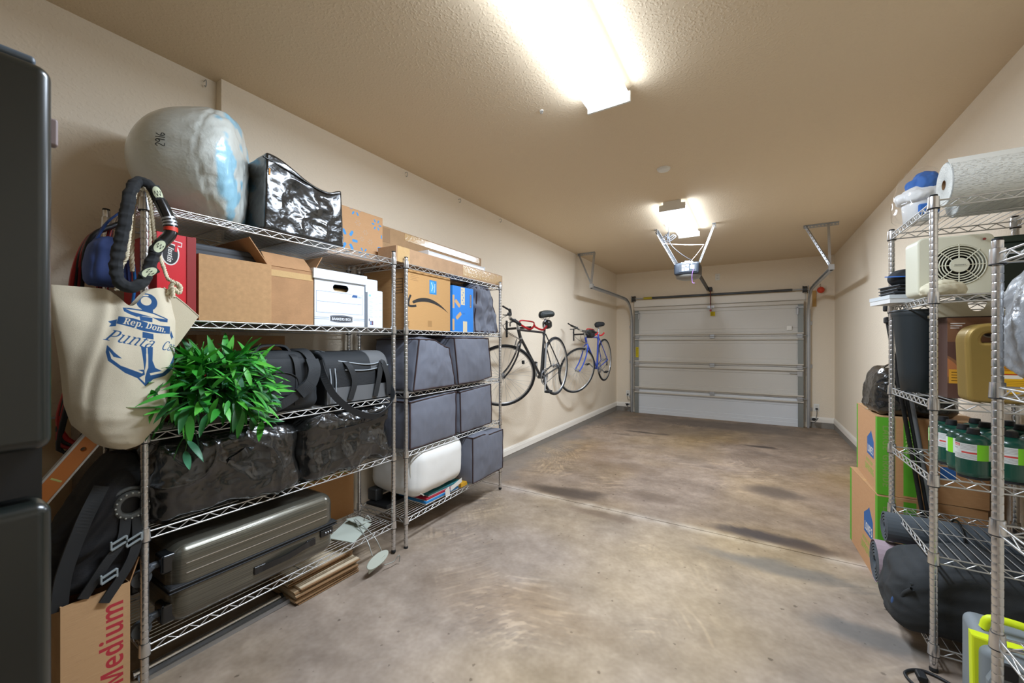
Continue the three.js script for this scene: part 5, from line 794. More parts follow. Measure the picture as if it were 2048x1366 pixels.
{
  const f = printMat(384, 640, (x, w, h) => {
    x.fillStyle = '#5f4238'; x.fillRect(0, 0, w, h); const g = x.createLinearGradient(0, 0, w, 240); x.fillStyle = '#7f573c'; x.fillRect(0, 0, w, 190); x.fillStyle = '#8d6242'; x.beginPath(); x.moveTo(0, 300); x.quadraticCurveTo(120, 420, 60, 520); x.lineTo(0, 520); x.fill(); x.fillStyle = '#b9764a'; x.beginPath(); x.moveTo(0, 320); x.quadraticCurveTo(70, 400, 30, 470); x.lineTo(0, 470); x.fill();
    x.strokeStyle = '#8f8672'; x.lineWidth = 30; x.beginPath(); x.moveTo(190, 120); x.lineTo(400, 92); x.stroke(); x.fillStyle = '#8f8672'; x.beginPath(); x.arc(170, 125, 34, 0, 7); x.fill(); x.fillStyle = '#2c211d'; x.beginPath(); x.arc(168, 125, 25, 0, 7); x.fill();
    x.fillStyle = '#d6d0cc'; x.beginPath(); x.moveTo(190, 300); x.quadraticCurveTo(170, 320, 178, 430); x.lineTo(206, 430); x.lineTo(230, 330); x.fill(); x.strokeStyle = '#e2dcd8'; x.lineWidth = 10; x.beginPath(); x.ellipse(236, 470, 62, 60, 0, 0, 7); x.stroke(); x.fillStyle = '#3a2b26'; x.beginPath(); x.ellipse(236, 465, 52, 44, 0, 0, 7); x.fill(); x.fillStyle = '#b81c2a'; x.beginPath(); x.moveTo(180, 500); x.quadraticCurveTo(236, 540, 300, 500); x.lineTo(270, 610); x.lineTo(214, 610); x.fill();
    x.fillStyle = '#e0a436'; x.fillRect(6, 410, 110, 112); x.fillStyle = '#6a4a1a'; for (let k = 0; k < 4; k++) x.fillRect(16, 430 + k * 22, 84 - (k * 19) % 30, 6); x.fillStyle = '#d8cfc8'; x.font = 'bold 26px sans-serif'; for (let k = 0; k < 3; k++) x.fillRect(12, 40 + k * 18, 60 - 12 * k, 8); x.fillRect(120, 300, 8, 60); x.fillRect(134, 300, 5, 60);
  }, 0.45);
  const t = thing('appliance_box', 'dark brown appliance box printed with a red cup', 'box', [0.84, 1.086, -2.465]); const [g, m] = printedBox(0.28, 0.34, 0.1, mat(0x4e372f, 0.5), { pz: f }); part('body', g, m, t); part('flap', box(0.278, 0.003, 0.098, 0, 0.3415, 0), mat(0x4e372f, 0.6), t);
  const s = new THREE.Shape(); s.moveTo(-0.14, 0); s.lineTo(0.14, 0); s.lineTo(0.14, 0.06); for (const cx of [0.05, -0.02]) { s.lineTo(cx + 0.028, 0.06); s.quadraticCurveTo(cx + 0.026, 0.022, cx, 0.022); s.quadraticCurveTo(cx - 0.026, 0.022, cx - 0.028, 0.06); } s.lineTo(-0.14, 0.06); s.closePath();
  const c = thing('cutout_insert', 'grey-beige card insert with scalloped cut-outs atop brown box', 'packaging', [0.81, 1.4315, -2.43]); part('front_wall', boxUV(extr(s, 0.006)), mat(0xb0a78f, 0.85), c); part('tray', box(0.28, 0.012, 0.1, 0, 0.006, -0.05), mat(0x9c937c, 0.85), c);
}
{
  const gold = mat(0xa08546, 0.38, { metalness: 0.35 }), yel = printMat(320, 448, (x, w, h) => { x.fillStyle = '#e8b21c'; x.fillRect(0, 0, w, h); x.fillStyle = '#d8901a'; x.fillRect(8, 70, w - 16, 150); x.fillStyle = '#8fb04a'; x.fillRect(10, 10, 110, 18); x.fillStyle = '#f0e6c8'; x.fillRect(170, 20, 130, 24); x.fillStyle = '#7a4a12'; for (let k = 0; k < 9; k++) x.fillRect(18, 84 + k * 15, 270 - (k * 53) % 90, 5); x.fillStyle = '#b5221a'; x.fillRect(18, 246, 170, 10); x.fillStyle = '#efe8d8'; x.fillRect(18, 258, 170, 36); x.fillStyle = '#a8761a'; for (let k = 0; k < 6; k++) x.fillRect(18, 316 + k * 18, 250 - (k * 41) % 80, 5); }, 0.4);
  const t = thing('oil_jug', 'gold plastic jug with yellow label and moulded handle', 'jug', [0.81, 1.086, -2.31]);
  const s = new THREE.Shape(); s.moveTo(-0.085, 0.015); s.quadraticCurveTo(-0.085, 0, -0.07, 0); s.lineTo(0.09, 0); s.quadraticCurveTo(0.105, 0, 0.105, 0.015); s.lineTo(0.105, 0.26); s.quadraticCurveTo(0.105, 0.29, 0.08, 0.3); s.lineTo(0.07, 0.33); s.lineTo(0.03, 0.33); s.lineTo(0.025, 0.315); s.lineTo(-0.04, 0.315); s.quadraticCurveTo(-0.092, 0.312, -0.092, 0.25); s.lineTo(-0.085, 0.015);
  const h = new THREE.Path(); h.moveTo(-0.055, 0.232); h.quadraticCurveTo(-0.074, 0.234, -0.074, 0.258); h.quadraticCurveTo(-0.07, 0.3, -0.035, 0.3); h.lineTo(0.04, 0.3); h.quadraticCurveTo(0.06, 0.29, 0.06, 0.232); h.closePath(); s.holes.push(h);
  part('bottle', new THREE.ExtrudeGeometry(s, { depth: 0.07, bevelEnabled: true, bevelSize: 0.014, bevelThickness: 0.018, bevelSegments: 5, curveSegments: 14 }).translate(0, 0.016, -0.035).scale(1, 0.9, 1), gold, t);
  part('label', new THREE.BoxGeometry(0.12, 0.165, 0.001).translate(0.03, 0.125, 0.0538), yel, t, 'yellow and orange printed label'); part('cap', cyl(0.024, 0.024, 0.03, 20, [0.05, 0.335, 0]), M.black, t);
}
// propane shelf
{
  const green = mat(0x11493a, 0.3, { clearcoat: 0.4 }), lab = printMat(768, 128, (x, w, h) => { x.fillStyle = '#d4d6d2'; x.fillRect(0, 0, w, h); x.fillStyle = '#7fd21e'; x.fillRect(0, 0, 90, h); x.fillRect(470, 0, 60, h); for (const o of [100, 540]) { x.fillStyle = '#c33b3b'; x.fillRect(o + 6, 6, 100, 22); x.fillStyle = '#e9e4e0'; textFit(x, 'Coleman', o + 56, 17, 88, 18); x.fillStyle = '#55504c'; textFit(x, 'PROPANE', o + 46, 46, 74, 14); x.fillStyle = '#c8453f'; x.fillRect(o + 120, 66, 130, 14); x.fillStyle = '#8f8b88'; for (let k = 0; k < 4; k++) x.fillRect(o + 110, 12 + k * 11, 120, 3); for (let k = 0; k < 4; k++) x.fillRect(o + 10, 88 + k * 9, 230, 3); } }, 0.5);
  const bodyG = lathe([[0.0005, 0], [0.036, 0], [0.04, 0.006], [0.047, 0.012], [0.049, 0.025], [0.049, 0.14], [0.046, 0.155], [0.036, 0.168], [0.02, 0.174], [0.0005, 0.175]], 26), labG = new THREE.CylinderGeometry(0.0495, 0.0495, 0.062, 32, 1, true).translate(0, 0.108, 0), capG = merge([cyl(0.017, 0.019, 0.022, 18, [0, 0.185, 0]), cyl(0.02, 0.02, 0.006, 18, [0, 0.178, 0])]), footG = new THREE.CylinderGeometry(0.0445, 0.0445, 0.014, 26).translate(0, 0.007, 0);
  const row = ['front', 'second', 'third', 'rear'], col = ['closest to the room', 'in the middle', 'closest to the wall'];
  for (let r = 0; r < 4; r++) for (let c = 0; c < 3; c++) { const t = thing('propane_bottle', `green propane bottle in the ${row[r]} row, ${col[c]}`, 'gas bottle', [0.75 + c * 0.1015 + (r % 2) * 0.004, 0.78, -(2.335 + r * 0.104)], rr(-0.8, 0.6) + (r % 2 ? 1.6 : 0.2), 'green propane bottles'); part('body', bodyG, green, t); part('label', labG, lab, t, 'white and lime printed band'); part('cap', capG, M.black, t); part('foot_ring', footG, M.rubber, t); }
}
// moving cartons behind the rack with a bag on top
{
  const art = (x, w, h, tall) => { cardNoise(x, w, h, '#c6966a'); x.fillStyle = '#58a51f'; x.fillRect(0, 0, 34, h); x.fillRect(w - 34, 0, 34, h); x.fillStyle = '#2b5f9e'; x.beginPath(); x.moveTo(w * 0.56, 180); x.lineTo(w * 0.56, 150); x.lineTo(w * 0.7, 112); x.lineTo(w * 0.74, 96); x.lineTo(w * 0.86, 150); x.lineTo(w * 0.86, 240); x.lineTo(w * 0.56, 240); x.closePath(); x.fill(); x.fillStyle = '#e6ddd0'; textFit(x, "LOWE'S", w * 0.71, 206, w * 0.25, 56); x.fillStyle = '#7fa83a'; textFit(x, 'NEVER STOP', w * 0.66, 278, w * 0.3, 26); textFit(x, 'IMPROVING', w * 0.66, 320, w * 0.4, 50); };
  const side = printMat(512, 400, (x, w, h) => art(x, w, h)), front = printMat(512, 400, (x, w, h) => { cardNoise(x, w, h, '#bb8a5a'); x.fillStyle = '#58a51f'; x.fillRect(0, 0, 90, h); x.fillRect(130, 10, 62, h - 20); x.fillStyle = '#7a9a44'; x.save(); x.translate(45, h / 2); x.rotate(PI / 2); textFit(x, 'LARGE  GRANDE', 0, 0, h * 0.8, 50); x.restore(); x.fillStyle = '#b5d27a'; x.save(); x.translate(160, 110); x.rotate(PI / 2); textFit(x, 'LARGE', 0, 0, 150, 58); x.restore(); x.fillStyle = '#2b5f9e'; x.fillRect(300, 220, 70, 60); x.fillStyle = '#93a052'; x.font = 'bold 26px sans-serif'; x.fillText('ECO', 240, 60); });
  for (const [y, h, X, D, turn, l] of [[floorY(3.2), 0.485, 0.775, 3.23, 0.04, 'lower of two stacked moving cartons with green stripes'], [floorY(3.2) + 0.492, 0.428, 0.795, 3.235, -0.02, 'upper moving carton with green stripes and blue house logo']]) { const t = cardboardBox('moving_carton', l, 0.42, h, 0.59, [X, y, -D], turn, { faces: { nx: side, pz: front } }); part('hand_hole', [rbox(0.1, 0.03, 0.004, 0.0018, 0.1, h * 0.75, 0.2945)], M.black, t, 'dark hand hole'); }
  const b = thing('tarp_bag', 'small crumpled black tarp bag on the stacked moving cartons', 'bag', [0.745, floorY(3.2) + 0.927, -3.12], 0); part('shell', soft(0.34, 0.25, 0.3, { r: 0.05, seg: 70, bulge: 0.01, fn: (v) => 0.02 * (0.6 - Math.sqrt(Math.abs(n3(v.x * 6 + 5, v.y * 6, v.z * 6)))) + 0.006 * ridge(v.x * 14, v.y * 14, v.z * 14, 2), ffd: (v) => { v.x *= 1 - 0.12 * clamp(v.y / 0.25); } }), M.tarp, b); part('handle', strap([[-0.14, 0.23, 0.06], [-0.1, 0.28, 0.08], [-0.02, 0.3, 0.08], [0.04, 0.28, 0.07], [0.06, 0.24, 0.05]], 0.03, 0.004, [0, 0, 1]), M.blackgloss, b);
}
// bottom shelf: folded black cover and rolled mats
{
  const t = thing('folded_cover', 'bulky folded black fabric cover on the bottom shelf', 'cover', [0.8, 0.102, -2.45], 0.0); const nm = mat(0x2b2e30, 0.8, { bumpMap: rep(T.weave, 16), bumpScale: 0.0006 });
  part('cloth', soft(0.5, 0.31, 0.28, { r: 0.06, seg: 60, bulge: 0.015, fn: (v) => 0.022 * ridge(v.x * 3.5 + 2, v.y * 5, v.z * 4, 2) + 0.01 * fbm(v.x * 12, v.y * 12, v.z * 12, 2), ffd: (v, u) => { v.x -= 0.03 * (1 - clamp(v.y / 0.31)) * (u[0] < 0 ? 1 : 0); v.y *= 1 - 0.18 * sm(0, 1, -u[0]); } }), nm, t);
  part('fold_edge', [tube([[-0.24, 0.2, 0.14], [-0.1, 0.235, 0.15], [0.08, 0.22, 0.153], [0.25, 0.2, 0.14]], 0.008, 30, 8), tube([[-0.265, 0.06, 0.12], [-0.262, 0.14, 0.13], [-0.24, 0.19, 0.16]], 0.008, 20, 8)], nm, t);
  part('blue_lining', tube([[-0.275, 0.05, 0.1], [-0.285, 0.1, 0.105], [-0.262, 0.15, 0.115]], 0.009, 16, 8), mat(0x3b5a8c, 0.7), t, 'blue lining showing');
  const roll = (r0, r1, th, turns, L) => { const o = [], i = [], n = turns * 26; for (let k = 0; k <= n; k++) { const a = 2 * PI * turns * k / n, r = r0 + (r1 - r0) * k / n; o.push([Math.cos(a) * r, Math.sin(a) * r]); i.push([Math.cos(a) * (r - th), Math.sin(a) * (r - th)]); } return boxUV(tf(new THREE.ExtrudeGeometry(poly([...o, ...i.reverse()]), { depth: L, bevelEnabled: false }), [-L / 2, 0, 0], [0, PI / 2, 0])); };
  const mm = mat(0x52585d, 0.85, { bumpMap: rep(T.ribs, 1, 30), bumpScale: 0.004 });
  const a = thing('rolled_mat', 'grey ribbed mat rolled up at the rack foot', 'mat', [0.77, 0.212, -2.7]); part('mat_roll', roll(0.03, 0.1, 0.008, 5, 0.5), mm, a); part('pink_edge', roll(0.1005, 0.104, 0.003, 1, 0.5), mat(0xa9949a, 0.8), a, 'pinkish edge band');
  const b = thing('rolled_mat', 'charcoal ribbed mat rolled on top of the other mat', 'mat', [0.82, 0.395, -2.715]); part('mat_roll', roll(0.02, 0.078, 0.008, 4, 0.52), mm, b); part('tie', new THREE.TorusGeometry(0.08, 0.004, 6, 28).rotateY(PI / 2), M.black, b);
}
// things at the shorter rack and between the racks
{
  const t = thing('tool_case', 'grey and lime yellow power tool case standing between the racks', 'tool case', [0.735, floorY(2) + 0.001, -1.99], -0.12), grey = mat(0x7f8689, 0.6), lime = mat(0xd9ea1e, 0.5);
  part('body', tf(new RoundedBoxGeometry(0.2, 0.34, 0.26, 3, 0.03), [0, 0.172, 0]), grey, t);
  part('front_shell', extr(poly([[-0.08, 0.02], [0.08, 0.02], [0.085, 0.2], [0.04, 0.3], [-0.06, 0.32], [-0.085, 0.25]]), 0.016, 0.006).translate(0, 0, 0.125), grey, t);
  const ring = poly([[-0.105, 0.02], [0.11, 0.02], [0.112, 0.34], [-0.11, 0.352]]), hol = new THREE.Path([[-0.08, 0.05], [-0.085, 0.32], [0.085, 0.31], [0.085, 0.05]].map(([x, y]) => new THREE.Vector2(x, y))); ring.holes.push(hol);
  part('lime_frame', extr(ring, 0.03, 0.006).translate(0, 0, 0.06), lime, t, 'lime yellow frame'); part('handle', tube([[-0.07, 0.345, 0], [-0.05, 0.385, 0], [0.05, 0.38, 0], [0.08, 0.34, 0]], 0.013, 24, 8), lime, t); part('latch', [rbox(0.04, 0.05, 0.014, 0.005, -0.05, 0.3, 0.15), rbox(0.04, 0.05, 0.014, 0.005, 0.05, 0.29, 0.15)], M.black, t);
  const c = thing('extension_cord', 'black power cord looped on the floor around the rack foot', 'cord', [0.63, floorY(2.1) + 0.006, -2.1]);
  part('cable', tube([[0.2, 0.36, 0.28], [0.1, 0.365, 0.24], [0.02, 0.32, 0.2], [-0.005, 0.2, 0.17], [-0.01, 0.06, 0.13], [-0.04, 0.005, 0.06], [-0.1, 0.0, 0.0], [-0.12, 0.0, -0.07], [-0.05, 0.0, -0.12], [0.03, 0.0, -0.06], [0.02, 0.002, 0.08], [-0.08, 0.003, 0.14], [-0.11, 0.006, 0.08], [-0.02, 0.006, 0.02], [0.07, 0.004, 0.06]], 0.0055, 160, 7), M.black, c); part('plug', [rbox(0.03, 0.022, 0.045, 0.006, -0.075, 0.012, -0.06), ...[-1, 1].map((s) => box(0.002, 0.006, 0.016, -0.075 + s * 0.006, 0.012, -0.09))], M.black, c);
  const g = thing('grey_plastic_bag', 'bulging translucent grey plastic bag on the shorter rack', 'bag', [0.85, 1.192, -1.75]); part('film', soft(0.32, 0.36, 0.42, { r: 0.09, seg: 60, bulge: 0.02, fn: (v) => 0.02 * ridge(v.x * 7, v.y * 7, v.z * 7, 2) + 0.006 * ridge(v.x * 20, v.y * 20, v.z * 20, 2) }), mat(0x8f9295, 0.35, { clearcoat: 0.5, transmission: 0.25, thickness: 0, bumpMap: rep(T.crinkle, 5), bumpScale: 0.003 }), g); part('knot', soft(0.05, 0.07, 0.05, { r: 0.02, seg: 12, fn: (v) => 0.008 * ridge(v.x * 40, v.y * 40, v.z * 40, 2) }), mat(0x9a9da0, 0.4), g).position.set(-0.03, 0.37, 0.05);
  const h = thing('helmet', 'black round helmet hanging high on the wall at frame edge', 'helmet', [1.045, 2.41, -2.65]); part('shell', lathe([[0.0005, 0.075], [0.03, 0.07], [0.052, 0.045], [0.06, 0.005], [0.057, -0.05], [0.05, -0.055], [0.05, 0.0], [0.0005, 0.05]], 30).scale(0.55, 1.05, 1.05), M.blackgloss, h); part('strap', tube([[0, -0.05, 0.05], [0, -0.1, 0.0], [0, -0.05, -0.05]], 0.004, 16, 5), M.black, h);
}
// ───────── near end of the first rack ─────────
{ // canvas tote on the front post
  const t = thing('canvas_tote_bag', 'cream canvas tote bag with navy anchor print hanging from rack', 'bag', [-1.9, 0.945, -0.46], PI / 2);
  const art = (x, w, h) => {
    x.fillStyle = '#d9cdb4'; x.fillRect(0, 0, w, h); for (let i = 0; i < 5000; i++) { x.fillStyle = `rgba(${i % 2 ? '150,130,95' : '255,250,235'},${0.03 + 0.05 * rnd()})`; x.fillRect(rnd() * w, rnd() * h, 1 + (i % 3) * 3, 1 + (i % 2) * 2); }
    const N = '#26507f', P = (l, c) => { x.fillStyle = c; x.beginPath(); l.forEach(([a, b], i) => (i ? x.lineTo(a, b) : x.moveTo(a, b))); x.closePath(); x.fill(); }, W = '#dccfb6';
    x.fillStyle = N; x.beginPath(); x.ellipse(355, 169, 43, 46, 0, 0, 7); x.fill(); x.fillStyle = W; x.beginPath(); x.ellipse(352, 164, 22, 23, 0, 0, 7); x.fill(); x.strokeStyle = W; x.lineWidth = 7; x.beginPath(); x.arc(352, 166, 33, PI, PI * 1.6); x.stroke();
    P([[335, 186], [378, 190], [377, 226], [331, 222]], N); P([[260, 205], [263, 224], [284, 238], [307, 250], [331, 245], [369, 247], [405, 269], [439, 272], [442, 254], [380, 224], [331, 211], [284, 205]], N); P([[270, 210], [331, 218], [380, 231], [433, 256], [380, 250], [331, 236], [293, 224]], W); P([[318, 245], [372, 252], [370, 275], [320, 268]], N);
    P([[243, 250], [293, 258], [348, 278], [398, 291], [453, 294], [449, 335], [389, 332], [331, 323], [276, 301], [233, 287]], N); P([[206, 278], [237, 266], [230, 300], [208, 303], [217, 289]], N); P([[458, 315], [474, 357], [465, 353], [459, 368], [449, 341]], N); P([[325, 326], [370, 337], [369, 366], [323, 357]], N);
    x.save(); x.translate(345, 293); x.rotate(0.24); x.transform(1, 0, -0.12, 1, 0, 0); x.fillStyle = W; textFit(x, 'Rep. Dom.', 0, 0, 178, 44, 'bold', 'serif'); x.restore();
    x.fillStyle = N; x.save(); x.translate(282, 366); x.rotate(0.26); x.transform(1, 0, -0.2, 1, 0, 0); textFit(x, 'Punta', 0, 0, 182, 78, 'italic', 'serif'); x.restore(); x.save(); x.translate(440, 402); x.rotate(0.16); x.transform(1, 0, -0.2, 1, 0, 0); textFit(x, 'Cana', 18, 0, 108, 70, 'italic', 'serif'); x.restore();
    P([[315, 402], [336, 405], [334, 474], [329, 521], [284, 520], [238, 496], [206, 461], [199, 419], [214, 452], [243, 461], [217, 430], [196, 394], [190, 428], [195, 470], [214, 490], [253, 532], [300, 562], [331, 606], [364, 572], [414, 560], [470, 520], [480, 440], [462, 470], [440, 505], [405, 535], [372, 514], [360, 476], [364, 405], [341, 405], [341, 474], [336, 530], [330, 560]], N); P([[334, 440], [342, 440], [342, 512], [334, 535]], W); P([[307, 560], [330, 545], [330, 590]], W); P([[215, 466], [260, 508], [318, 540], [322, 532], [266, 500]], W); P([[452, 500], [405, 543], [352, 552], [348, 540], [404, 532]], W);
  };
  const fm = new THREE.MeshPhysicalMaterial({ map: canvasTex(512, 960, art), roughness: 0.92, bumpMap: rep(T.weave, 10, 18), bumpScale: 0.0008 });
  const plain = mat(0xd2c5aa, 0.92, { bumpMap: rep(T.weave, 24), bumpScale: 0.0008, side: THREE.DoubleSide });
  // outline: along-the-rack bounds per height, relative to the base
  const Lft = [[0.008, 0.017], [0.04, -0.052], [0.111, -0.105], [0.178, -0.121], [0.308, -0.13], [0.498, -0.151], [0.56, -0.158]], Rgt = [[0.008, 0.017], [0.021, 0.072], [0.078, 0.118], [0.158, 0.141], [0.274, 0.161], [0.386, 0.167], [0.462, 0.167], [0.577, 0.141]];
  const bound = (tab, y) => { for (let i = 1; i < tab.length; i++) if (y <= tab[i][0]) { const [a, b] = [tab[i - 1], tab[i]], k = (y - a[0]) / (b[0] - a[0]); return a[1] + (b[1] - a[1]) * (i === 1 ? Math.sqrt(clamp(k)) : k); } return tab.at(-1)[1]; };
  const shell = (sgn) => { const nu = 46, nv = 70, pos = [], uv = [], idx = []; for (let j = 0; j <= nv; j++) { const y0 = 0.008 + 0.55 * Math.pow(j / nv, 1.15); for (let i = 0; i <= nu; i++) { const u = i / nu, l = bound(Lft, y0), r = bound(Rgt, y0), x = l + (r - l) * u, top = sm(0.3, 0.558, y0), bulge = Math.sqrt(Math.max(0, 1 - (2 * u - 1) ** 2)) * (0.062 * Math.sqrt(clamp(y0 / 0.12)) * (1 - 0.72 * top)); const fx = -0.03 - 0.05 * sm(0.5, 0.15, y0) + 0.02 * sm(0.3, 0.55, y0), fold = sgn > 0 ? 0.022 * sm(-0.05, 0.005, x - fx) - 0.012 * Math.exp(-(((x - fx) / 0.012) ** 2)) + 0.006 * Math.exp(-(((x - 0.06 + 0.1 * (y0 - 0.3)) / 0.03) ** 2)) * sm(0.2, 0.45, y0) : 0; const wr = 0.004 * fbm(x * 9, y0 * 7, 3.3, 2) + 0.004 * ridge(x * 7, y0 * 14, 1.1, 2) * sm(0.25, 0.05, y0); const sag = -0.055 * Math.exp(-(((x - 0.03) / 0.035) ** 2)) * sm(0.45, 0.558, y0); const yy = y0 + sag + 0.02 * sm(0.48, 0.558, y0) * sm(0.02, 0.12, x); pos.push(x, yy, sgn * bulge + (u > 0.02 && u < 0.98 ? fold * sm(0, 0.15, u) * sm(1, 0.85, u) + wr * 1.4 : 0) + 0.012); uv.push((x + 0.46 - 0.29) / 0.35, 1 - (1.58 - (yy + 0.945)) / 0.65); } } for (let j = 0; j < nv; j++) for (let i = 0; i < nu; i++) { const a = j * (nu + 1) + i, b = a + 1, c = a + nu + 1, d = c + 1; sgn > 0 ? idx.push(a, b, c, b, d, c) : idx.push(a, c, b, b, c, d); } const g = new THREE.BufferGeometry(); g.setAttribute('position', new THREE.Float32BufferAttribute(pos, 3)); g.setAttribute('uv', new THREE.Float32BufferAttribute(uv, 2)); g.setIndex(idx); g.computeVertexNormals(); return g; };
  fm.side = THREE.DoubleSide; part('front_panel', shell(1), fm, t, 'front printed with navy anchor'); part('back_panel', shell(-1), plain, t);
  const fl = extr(poly([[0.13, 0.3], [0.13, 0.585], [0.155, 0.575], [0.253, 0.482], [0.183, 0.365]]), 0.003); part('side_gusset', boxUV(fl.translate(0, 0, -0.02)), plain, t);
  part('hem', tube([[0.14, 0.585, -0.016], [0.2, 0.535, -0.018], [0.253, 0.482, -0.018]], 0.003, 16, 5), plain, t);
  // twisted rope handles over the post top
  const rope = (pts, n = 90) => { const c = curve(pts), out = []; for (let k = 0; k < 3; k++) { const q = []; for (let i = 0; i <= n; i++) { const p = c.getPoint(i / n), T3 = c.getTangent(i / n), a = V(0, 0, 1).cross(T3).normalize(), b = T3.clone().cross(a), ph = i / n * c.getLength() / 0.03 * 2 * PI + k * 2 * PI / 3; q.push(p.addScaledVector(a, Math.cos(ph) * 0.0042).addScaledVector(b, Math.sin(ph) * 0.0042).toArray()); } out.push(tube(q, 0.0042, n, 5)); } return merge(out); };
  const rm = mat(0xdccfb2, 0.95), R = (l, z) => l.map(([d, y, dz = 0]) => [d - 0.46, y - 0.945, z + dz]);
  part('rope_handle', rope([...R([[0.46, 1.5, 0.0], [0.474, 1.588], [0.485, 1.62], [0.492, 1.7], [0.499, 1.79], [0.508, 1.85], [0.53, 1.885, -0.05], [0.56, 1.87, -0.075], [0.57, 1.75, -0.075], [0.56, 1.6, -0.06]], 0.025)]), rm, t);
  part('rope_handle', rope([...R([[0.635, 1.51], [0.63, 1.535], [0.612, 1.552], [0.597, 1.562], [0.583, 1.608], [0.57, 1.654], [0.56, 1.701], [0.554, 1.767], [0.547, 1.84], [0.535, 1.885, -0.02], [0.525, 1.87, -0.07], [0.52, 1.7, -0.08], [0.515, 1.58, -0.06]], 0.03)]), rm, t);
  part('rope_knot', rope(R([[0.6, 1.5], [0.612, 1.545, 0.008], [0.632, 1.535, 0.01], [0.63, 1.51, 0.004], [0.61, 1.525, 0.012], [0.61, 1.49, 0.01]], 0.03), 40), rm, t);
}
{ // cable lock looped over the same post
  const t = thing('bicycle_lock', 'black sleeved bicycle chain lock looped over the rack post', 'lock', [-1.862, 1.5, -0.52], PI / 2);
  const pts = [[0.525, 1.9, -0.03], [0.493, 1.855, 0.01], [0.477, 1.777, 0.022], [0.466, 1.697, 0.026], [0.453, 1.619, 0.03], [0.447, 1.559, 0.034], [0.458, 1.521, 0.038], [0.48, 1.51, 0.04], [0.51, 1.528, 0.036], [0.529, 1.568, 0.03], [0.544, 1.619, 0.026], [0.556, 1.66, 0.024], [0.578, 1.692, 0.022], [0.596, 1.722, 0.02], [0.597, 1.761, 0.016], [0.585, 1.805, 0.008], [0.567, 1.855, -0.005], [0.55, 1.893, -0.02]].map(([d, y, z]) => [d - 0.52, y - 1.5, z]);
  const C = new THREE.CatmullRomCurve3(pts.map((p) => V(...p)), true), sl = (a, b, r, n, fn) => { const q = []; for (let i = 0; i <= n; i++) q.push(C.getPoint(((a + (b - a) * i / n) % 1 + 1) % 1)); const g = new THREE.TubeGeometry(new THREE.CatmullRomCurve3(q), n, r, 12); if (fn) { const p = g.attributes.position, nn = g.attributes.normal; for (let i = 0; i < p.count; i++) { const k = fn(p.getX(i), p.getY(i), p.getZ(i)); p.setXYZ(i, p.getX(i) + nn.getX(i) * k, p.getY(i) + nn.getY(i) * k, p.getZ(i) + nn.getZ(i) * k); } g.computeVertexNormals(); } return g; };
  part('sleeve', sl(-0.13, 0.64, 0.0165, 160, (x, y, z) => 0.0065 * ridge(x * 22, y * 34, z * 22, 2) - 0.002), M.nylon, t);
  part('barrel', [sl(0.64, 0.74, 0.02, 30), sl(0.75, 0.87, 0.0205, 40)], M.blackgloss, t);
  part('red_ring', sl(0.735, 0.757, 0.0215, 8), mat(0xd63a24, 0.5), t, 'red ring'); part('dial', [0.765, 0.78, 0.795].map((a) => sl(a, a + 0.009, 0.0222, 6)), M.galv, t);
  const badge = printMat(256, 96, (x, w, h) => { x.fillStyle = '#1a1c1d'; x.fillRect(0, 0, w, h); x.fillStyle = '#c9cfae'; x.beginPath(); x.ellipse(w / 2, h / 2, 120, 42, 0, 0, 7); x.fill(); x.fillStyle = '#24261f'; x.strokeStyle = '#24261f'; x.lineWidth = 9; x.beginPath(); x.moveTo(44, 52); for (let k = 0; k < 5; k++) x.quadraticCurveTo(60 + k * 34, k % 2 ? 70 : 20, 76 + k * 34, 50); x.stroke(); });
  const patch = (a, rz, l) => { const p = C.getPoint(a); const g = new THREE.CylinderGeometry(0.0212, 0.0212, 0.055, 12, 1, true, -0.75, 1.5); const m = part('badge', g, badge, t, l); m.position.copy(p); m.rotation.z = rz; return m; };
  patch(0.9, 0.35); patch(0.62, -0.5); patch(0.5, -0.9);
}
{ // straps and pouch hanging behind the tote
  const t = thing('blue_pouch', 'blue nylon pouch hanging behind the chain lock', 'pouch', [-2.06, 1.53, -0.48], PI / 2); part('pouch', soft(0.11, 0.17, 0.09, { r: 0.03, seg: 26, bulge: 0.01, fn: (v) => 0.008 * ridge(v.x * 14, v.y * 9, v.z * 14, 2), ffd: (v) => { v.x *= 1 - 0.3 * clamp(v.y / 0.18); } }), mat(0x4a5f9c, 0.75), t); part('strap', strap([[-0.03, 0.17, 0], [0, 0.24, 0.0], [0.045, 0.3, 0.0]], 0.03, 0.006, [0, 0, 1], 16), mat(0x244a92, 0.7), t); part('drawcord', tube([[0.04, 0.22, 0.06], [0.05, 0.12, 0.07], [0.06, 0.02, 0.065], [0.055, -0.06, 0.06]], 0.005, 24, 6), mat(0x2f7fd0, 0.5), t);
  const c = thing('jumper_cables', 'red and black jumper cables coiled on the rack corner', 'cable', [-2.2, 1.45, -0.47], PI / 2);
  for (const [k, m] of [[0, mat(0xa81c1c, 0.5)], [1, M.black], [2, mat(0x8e1a1a, 0.5)], [3, M.black]]) part('cable_loop', tube([[0.06, 0.34, 0.02 * k], [-0.02, 0.26, 0.03 + 0.015 * k], [-0.06 + 0.008 * k, 0.08, 0.03], [-0.05, -0.2, 0.02 * k], [-0.09, -0.42 - 0.03 * k, 0.02], [-0.04, -0.5, 0.03], [0.02, -0.3, 0.0], [0.02, 0.1, 0.0], [0.05, 0.32, 0.01]], 0.009, 70, 7), m, c);
}
